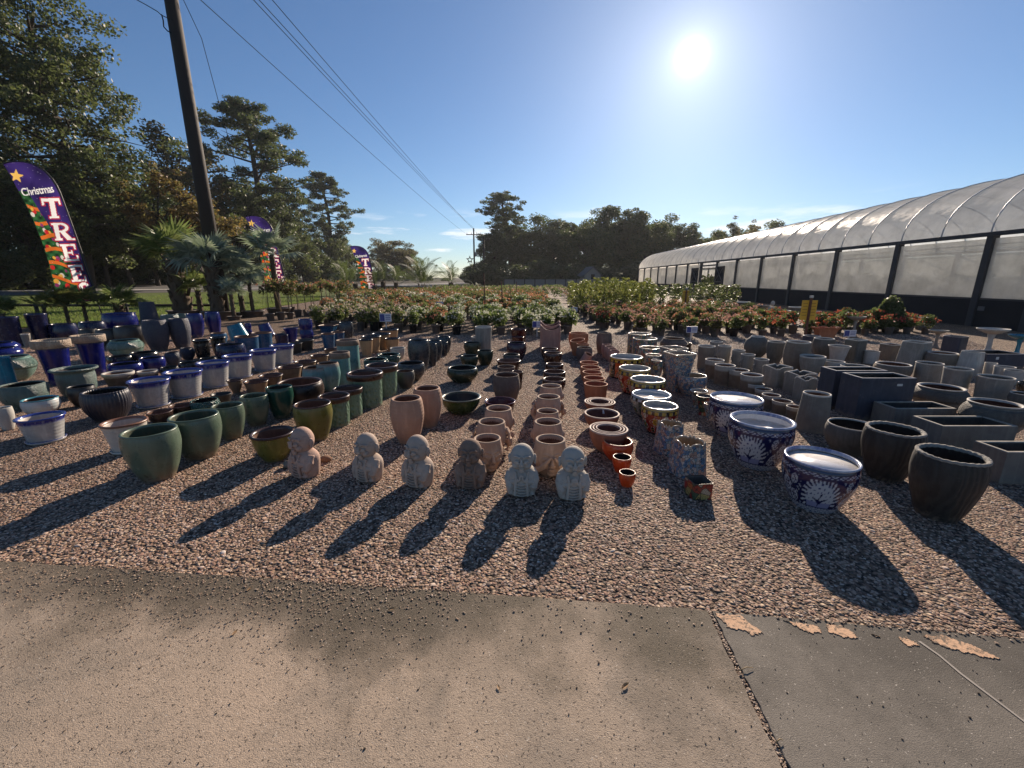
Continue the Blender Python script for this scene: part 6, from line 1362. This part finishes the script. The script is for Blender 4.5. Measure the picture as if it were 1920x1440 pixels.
def yellow(u, vt, vb, vfoot, wpx, label):
    a = G(u - (vfoot - vb) * .12, vfoot); Y = a.y; t_, b_ = AY(u, vt, Y), AY(u - (vb - vt) * .1, vb, Y); w_ = wpx / F * Y; o = thing('price_sign', label, 'sign', (a.x, Y, 0), 0, 'yellow signs on stakes'); hh = t_.z - b_.z; cz = (t_.z + b_.z) / 2
    MB().box((0, -.03, (t_.z + .06) / 2), (.05, .04, t_.z + .06)).build('stake', M_rust, o); MB().box((0, -.03, t_.z + .09), (.07, .06, .06)).build('cap', M_cap, o)
    for s in (-1, 1):
        pn = MB().box((s * w_ * .26, 0, cz), (w_ * .46, .012, hh)).build('panel', M_yel, o)
        for k in range(5): MB().box((s * w_ * .26, -.0075, cz + hh * (.34 - .15 * k)), (w_ * .30, .003, hh * .025)).build('print_line', M_print, pn)
yellow(1511, 563, 600, 640, 29, 'yellow two panel sign on a stake before the red roses'); yellow(1285, 545, 568, 592, 12, 'yellow sign on a stake before the green hedge'); yellow(1195, 547, 564, 585, 9, 'small yellow sign on a stake beside the slender shrubs')
M_card = plain('card_white', (.50, .53, .60), .5, .06); M_cblue = plain('card_blue', (.03, .05, .22), .5, .3, 30)
def card(xl_, xr_, vt, vb, vfoot, label):
    u = (xl_ + xr_) / 2; a = G(u, vfoot); Y = a.y; t_, b_ = AY(u, vt, Y), AY(u, vb, Y); w_ = (xr_ - xl_) / F * Y; o = thing('plant_sign', label, 'sign', (a.x, Y, 0), rnd.uniform(-.15, .15), 'plant name cards'); cz = (t_.z + b_.z) / 2; hh = t_.z - b_.z
    cd = MB().box((0, 0, cz), (w_, .012, hh)).build('card', M_card, o); MB().box((-w_ * .27, -.008, cz), (w_ * .38, .006, hh * .84)).build('picture', M_cblue, cd)
    for k in range(3): MB().box((w_ * .22, -.008, cz + hh * (.25 - .22 * k)), (w_ * .40, .004, hh * .07)).build('print_line', M_cblue, cd)
    MB().box((0, .02, cz / 2), (.03, .02, cz)).build('stake', M_cap, o)
card(714, 736, 588, 603, 628, 'white plant card before the blush roses'); card(998, 1016, 602, 614, 632, 'blue and white plant card beside the notched planters'); card(1284, 1304, 612, 624, 650, 'blue and white plant card on a slanting stake behind the square vases'); card(1577, 1600, 619, 631, 652, 'plant card below the red roses and terracotta trough'); card(969, 983, 576, 583, 600, 'plant card in the middle rose bed'); card(1068, 1082, 576, 585, 600, 'plant card at the gravel aisle'); card(819, 832, 566, 573, 598, 'plant card behind the white roses'); card(1008, 1020, 563, 569, 588, 'plant card in the red rose bed')
# ---- bird baths, trough, table things near the greenhouse
def bath(xl_, xr_, vt, vb, key, label, sec=None):
    p, Rr, h = solve(xl_, xr_, vt, vb, 'footed'); o = thing('bird_bath', label, 'bird bath', p, 0, 'bird baths'); mt = KEY[key][0]
    v, f = lathe([(Rr * .25, h * .80), (Rr * .55, h * .85), (Rr * .95, h * .95), (Rr, h), (Rr * .96, h * 1.005), (Rr * .9, h * .97), (Rr * .3, h * .90), (.005, h * .90)], 32, sec, None, True); add('basin', mesh('basin', v, f, True, [mt]), o)
    v, f = lathe([(Rr * .42, 0), (Rr * .42, h * .06), (Rr * .30, h * .10), (Rr * .17, h * .3), (Rr * .16, h * .6), (Rr * .26, h * .81)], 24, None, None, True); add('pedestal', mesh('pedestal', v, f, True, [mt]), o)
bath(1829, 1897, 616, 668, 'cementpale', 'large pale bird bath with flaring basin'); bath(1740, 1781, 619, 654, 'cement', 'smaller grey bird bath beside the slate square vase'); bath(1888, 1944, 628, 672, 'turq', 'blue glazed bird bath at the greenhouse end'); bath(1419, 1448, 572, 606, 'cement', 'bird bath behind the red roses'); bath(1452, 1484, 582, 612, 'cementpale', 'low pale bird bath behind the red roses'); bath(1586, 1626, 593, 632, 'cement', 'wide flat bird bath before the dark greenhouse wall')
p, Rr, h = solve(1520, 1578, 614, 640, 'straight'); build_pot('terracotta_trough', 'long terracotta trough with wavy rim among the red roses', 'trough', p, Rr, h, 'flare', 'terracotta', None, sec=superell(6, 1.0, .45), zmod=lambda th: .02 * np.cos(th * 16), seg=96)
# statuette on the far bird bath
p = G(1462, 606); o = thing('garden_statuette', 'small grey garden figure standing beside the far bird baths', 'statue', (UX(1456, 15.2), 15.2, 0)); m = MB(); m.tube([(0, 0, 0), (0, 0, .35), (0, 0, .62)], [.12, .09, .10], 10); m.ell((0, 0, .74), (.07, .07, .09)); m.ell((.1, 0, .5), (.05, .05, .13)); m.ell((-.1, 0, .5), (.05, .05, .13))
add('figure', sculpt('figure', m, .012, ST[3], 3), o); MB().box((0, 0, .04), (.3, .3, .08)).build('plinth', KEY['cement'][0], o)
# urns and low plinths standing in the shade by the greenhouse
for i_, (u, Y, hh) in enumerate(((1400, 17.0, .7), (1500, 15.5, .6), (1540, 14.8, .5), (1630, 13.4, .45), (1745, 13.6, .4))):
    build_pot('garden_urn', 'dark urn in the shade by the greenhouse wall, %s from the shrubs' % ORD[i_], 'urn', (UX(u, Y), Y, 0), hh * .34, hh, 'footed' if i_ % 2 else 'urn', 'cementdark', 'dark urns by the greenhouse', lip='roll')
# price tags inside the ringed bowls
for ob in [o for o in bpy.data.objects if o.name.startswith('ringed_bowl')]:
    Rr, h = POTS[[q[0] for q in POTS].index(ob)][1:]; MB().box((Rr * .3, Rr * .80, h * .80), (.032, .003, .045), M=Matrix.Rotation(-.25, 3, 'X')).build('price_tag', M_tagw, ob)
# dry leaves and twigs on the slab
M_dry = leafmat('dry_leaf', [(0, (.20, .11, .05)), (.5, (.36, .21, .10)), (1, (.45, .33, .22))], .7, .2)
for u, v_, a, s, lb in ((1172, 1288, .6, .020, 'pale curled leaf near the slab joint'), (735, 1143, .2, .018, 'dry leaf at the stained gravel edge'), (441, 1187, 1.3, .016, 'upright tan leaf on the tan slab'), (468, 1105, 1.2, .014, 'reddish leaf scrap in the gravel'), (640, 1128, .1, .013, 'narrow dry leaf on the stained slab'), (935, 1290, 2.0, .012, 'brown leaf scrap on the open slab')):
    p = G(u, v_, .013); vs = []; fs = []
    for i in range(7):
        t = i / 6; w_ = .42 * math.sin(math.pi * (t * .94 + .03)); zc = .10 * math.sin(math.pi * t) + .2 * t * t
        vs += [((t - .5) * 2 * s, -w_ * s, (zc + .25) * s), ((t - .5) * 2 * s, 0, zc * s + .001), ((t - .5) * 2 * s, w_ * s, (zc + .30) * s)]
    for i in range(6): fs += [(3 * i, 3 * i + 1, 3 * i + 4, 3 * i + 3), (3 * i + 1, 3 * i + 2, 3 * i + 5, 3 * i + 4)]
    o = thing('dry_leaf', lb, 'leaf', p, a); add('blade', mesh('blade', vs, fs, True, [M_dry]), o)
for u, v_, u2, v2, lb in ((1385, 1258, 1412, 1252, 'thin twig lying across the slab joint'), (1455, 1392, 1468, 1388, 'short straw beside the slab joint')):
    a, b = G(u, v_, .016), G(u2, v2, .018); tag(MB().tube([a, a.lerp(b, .5) + Vector((.004, .004, .006)), b], [.0022, .002, .0012], 5).build('twig', M_bam, None, True), lb, 'twig')
# overlapping stock, for checking
if __name__ == '__main__':
    for i in range(len(POTS)):
        for j in range(i + 1, len(POTS)):
            a, b = POTS[i], POTS[j]; d = (a[0].location - b[0].location).xy.length
            if d < (a[1] + b[1]) * .72 and 'nested' not in a[0].name: print('OVER %.2f' % (d / (a[1] + b[1])), a[0]['label'][:50], '|', b[0]['label'][:50])
    for q in POTS:
        if q[1] > .55 or q[2] > 1.1 or q[2] < .1: print('SIZE', q[0]['label'], round(q[1], 2), round(q[2], 2))
# ---------------------------------------------------------------- thin haze over the whole yard
t = NT('haze'); vol = t.n('ShaderNodeVolumePrincipled', Color=(.86, .90, .95), Density=.00020, Anisotropy=.35); t.t.links.new(vol.outputs[0], t.out.inputs['Volume'])
hz_ = MB().box((0, 180, 20.5), (760, 560, 43)).build('haze', t.m); tag(hz_, 'thin bright haze hanging over the yard', 'haze', None, 'stuff')
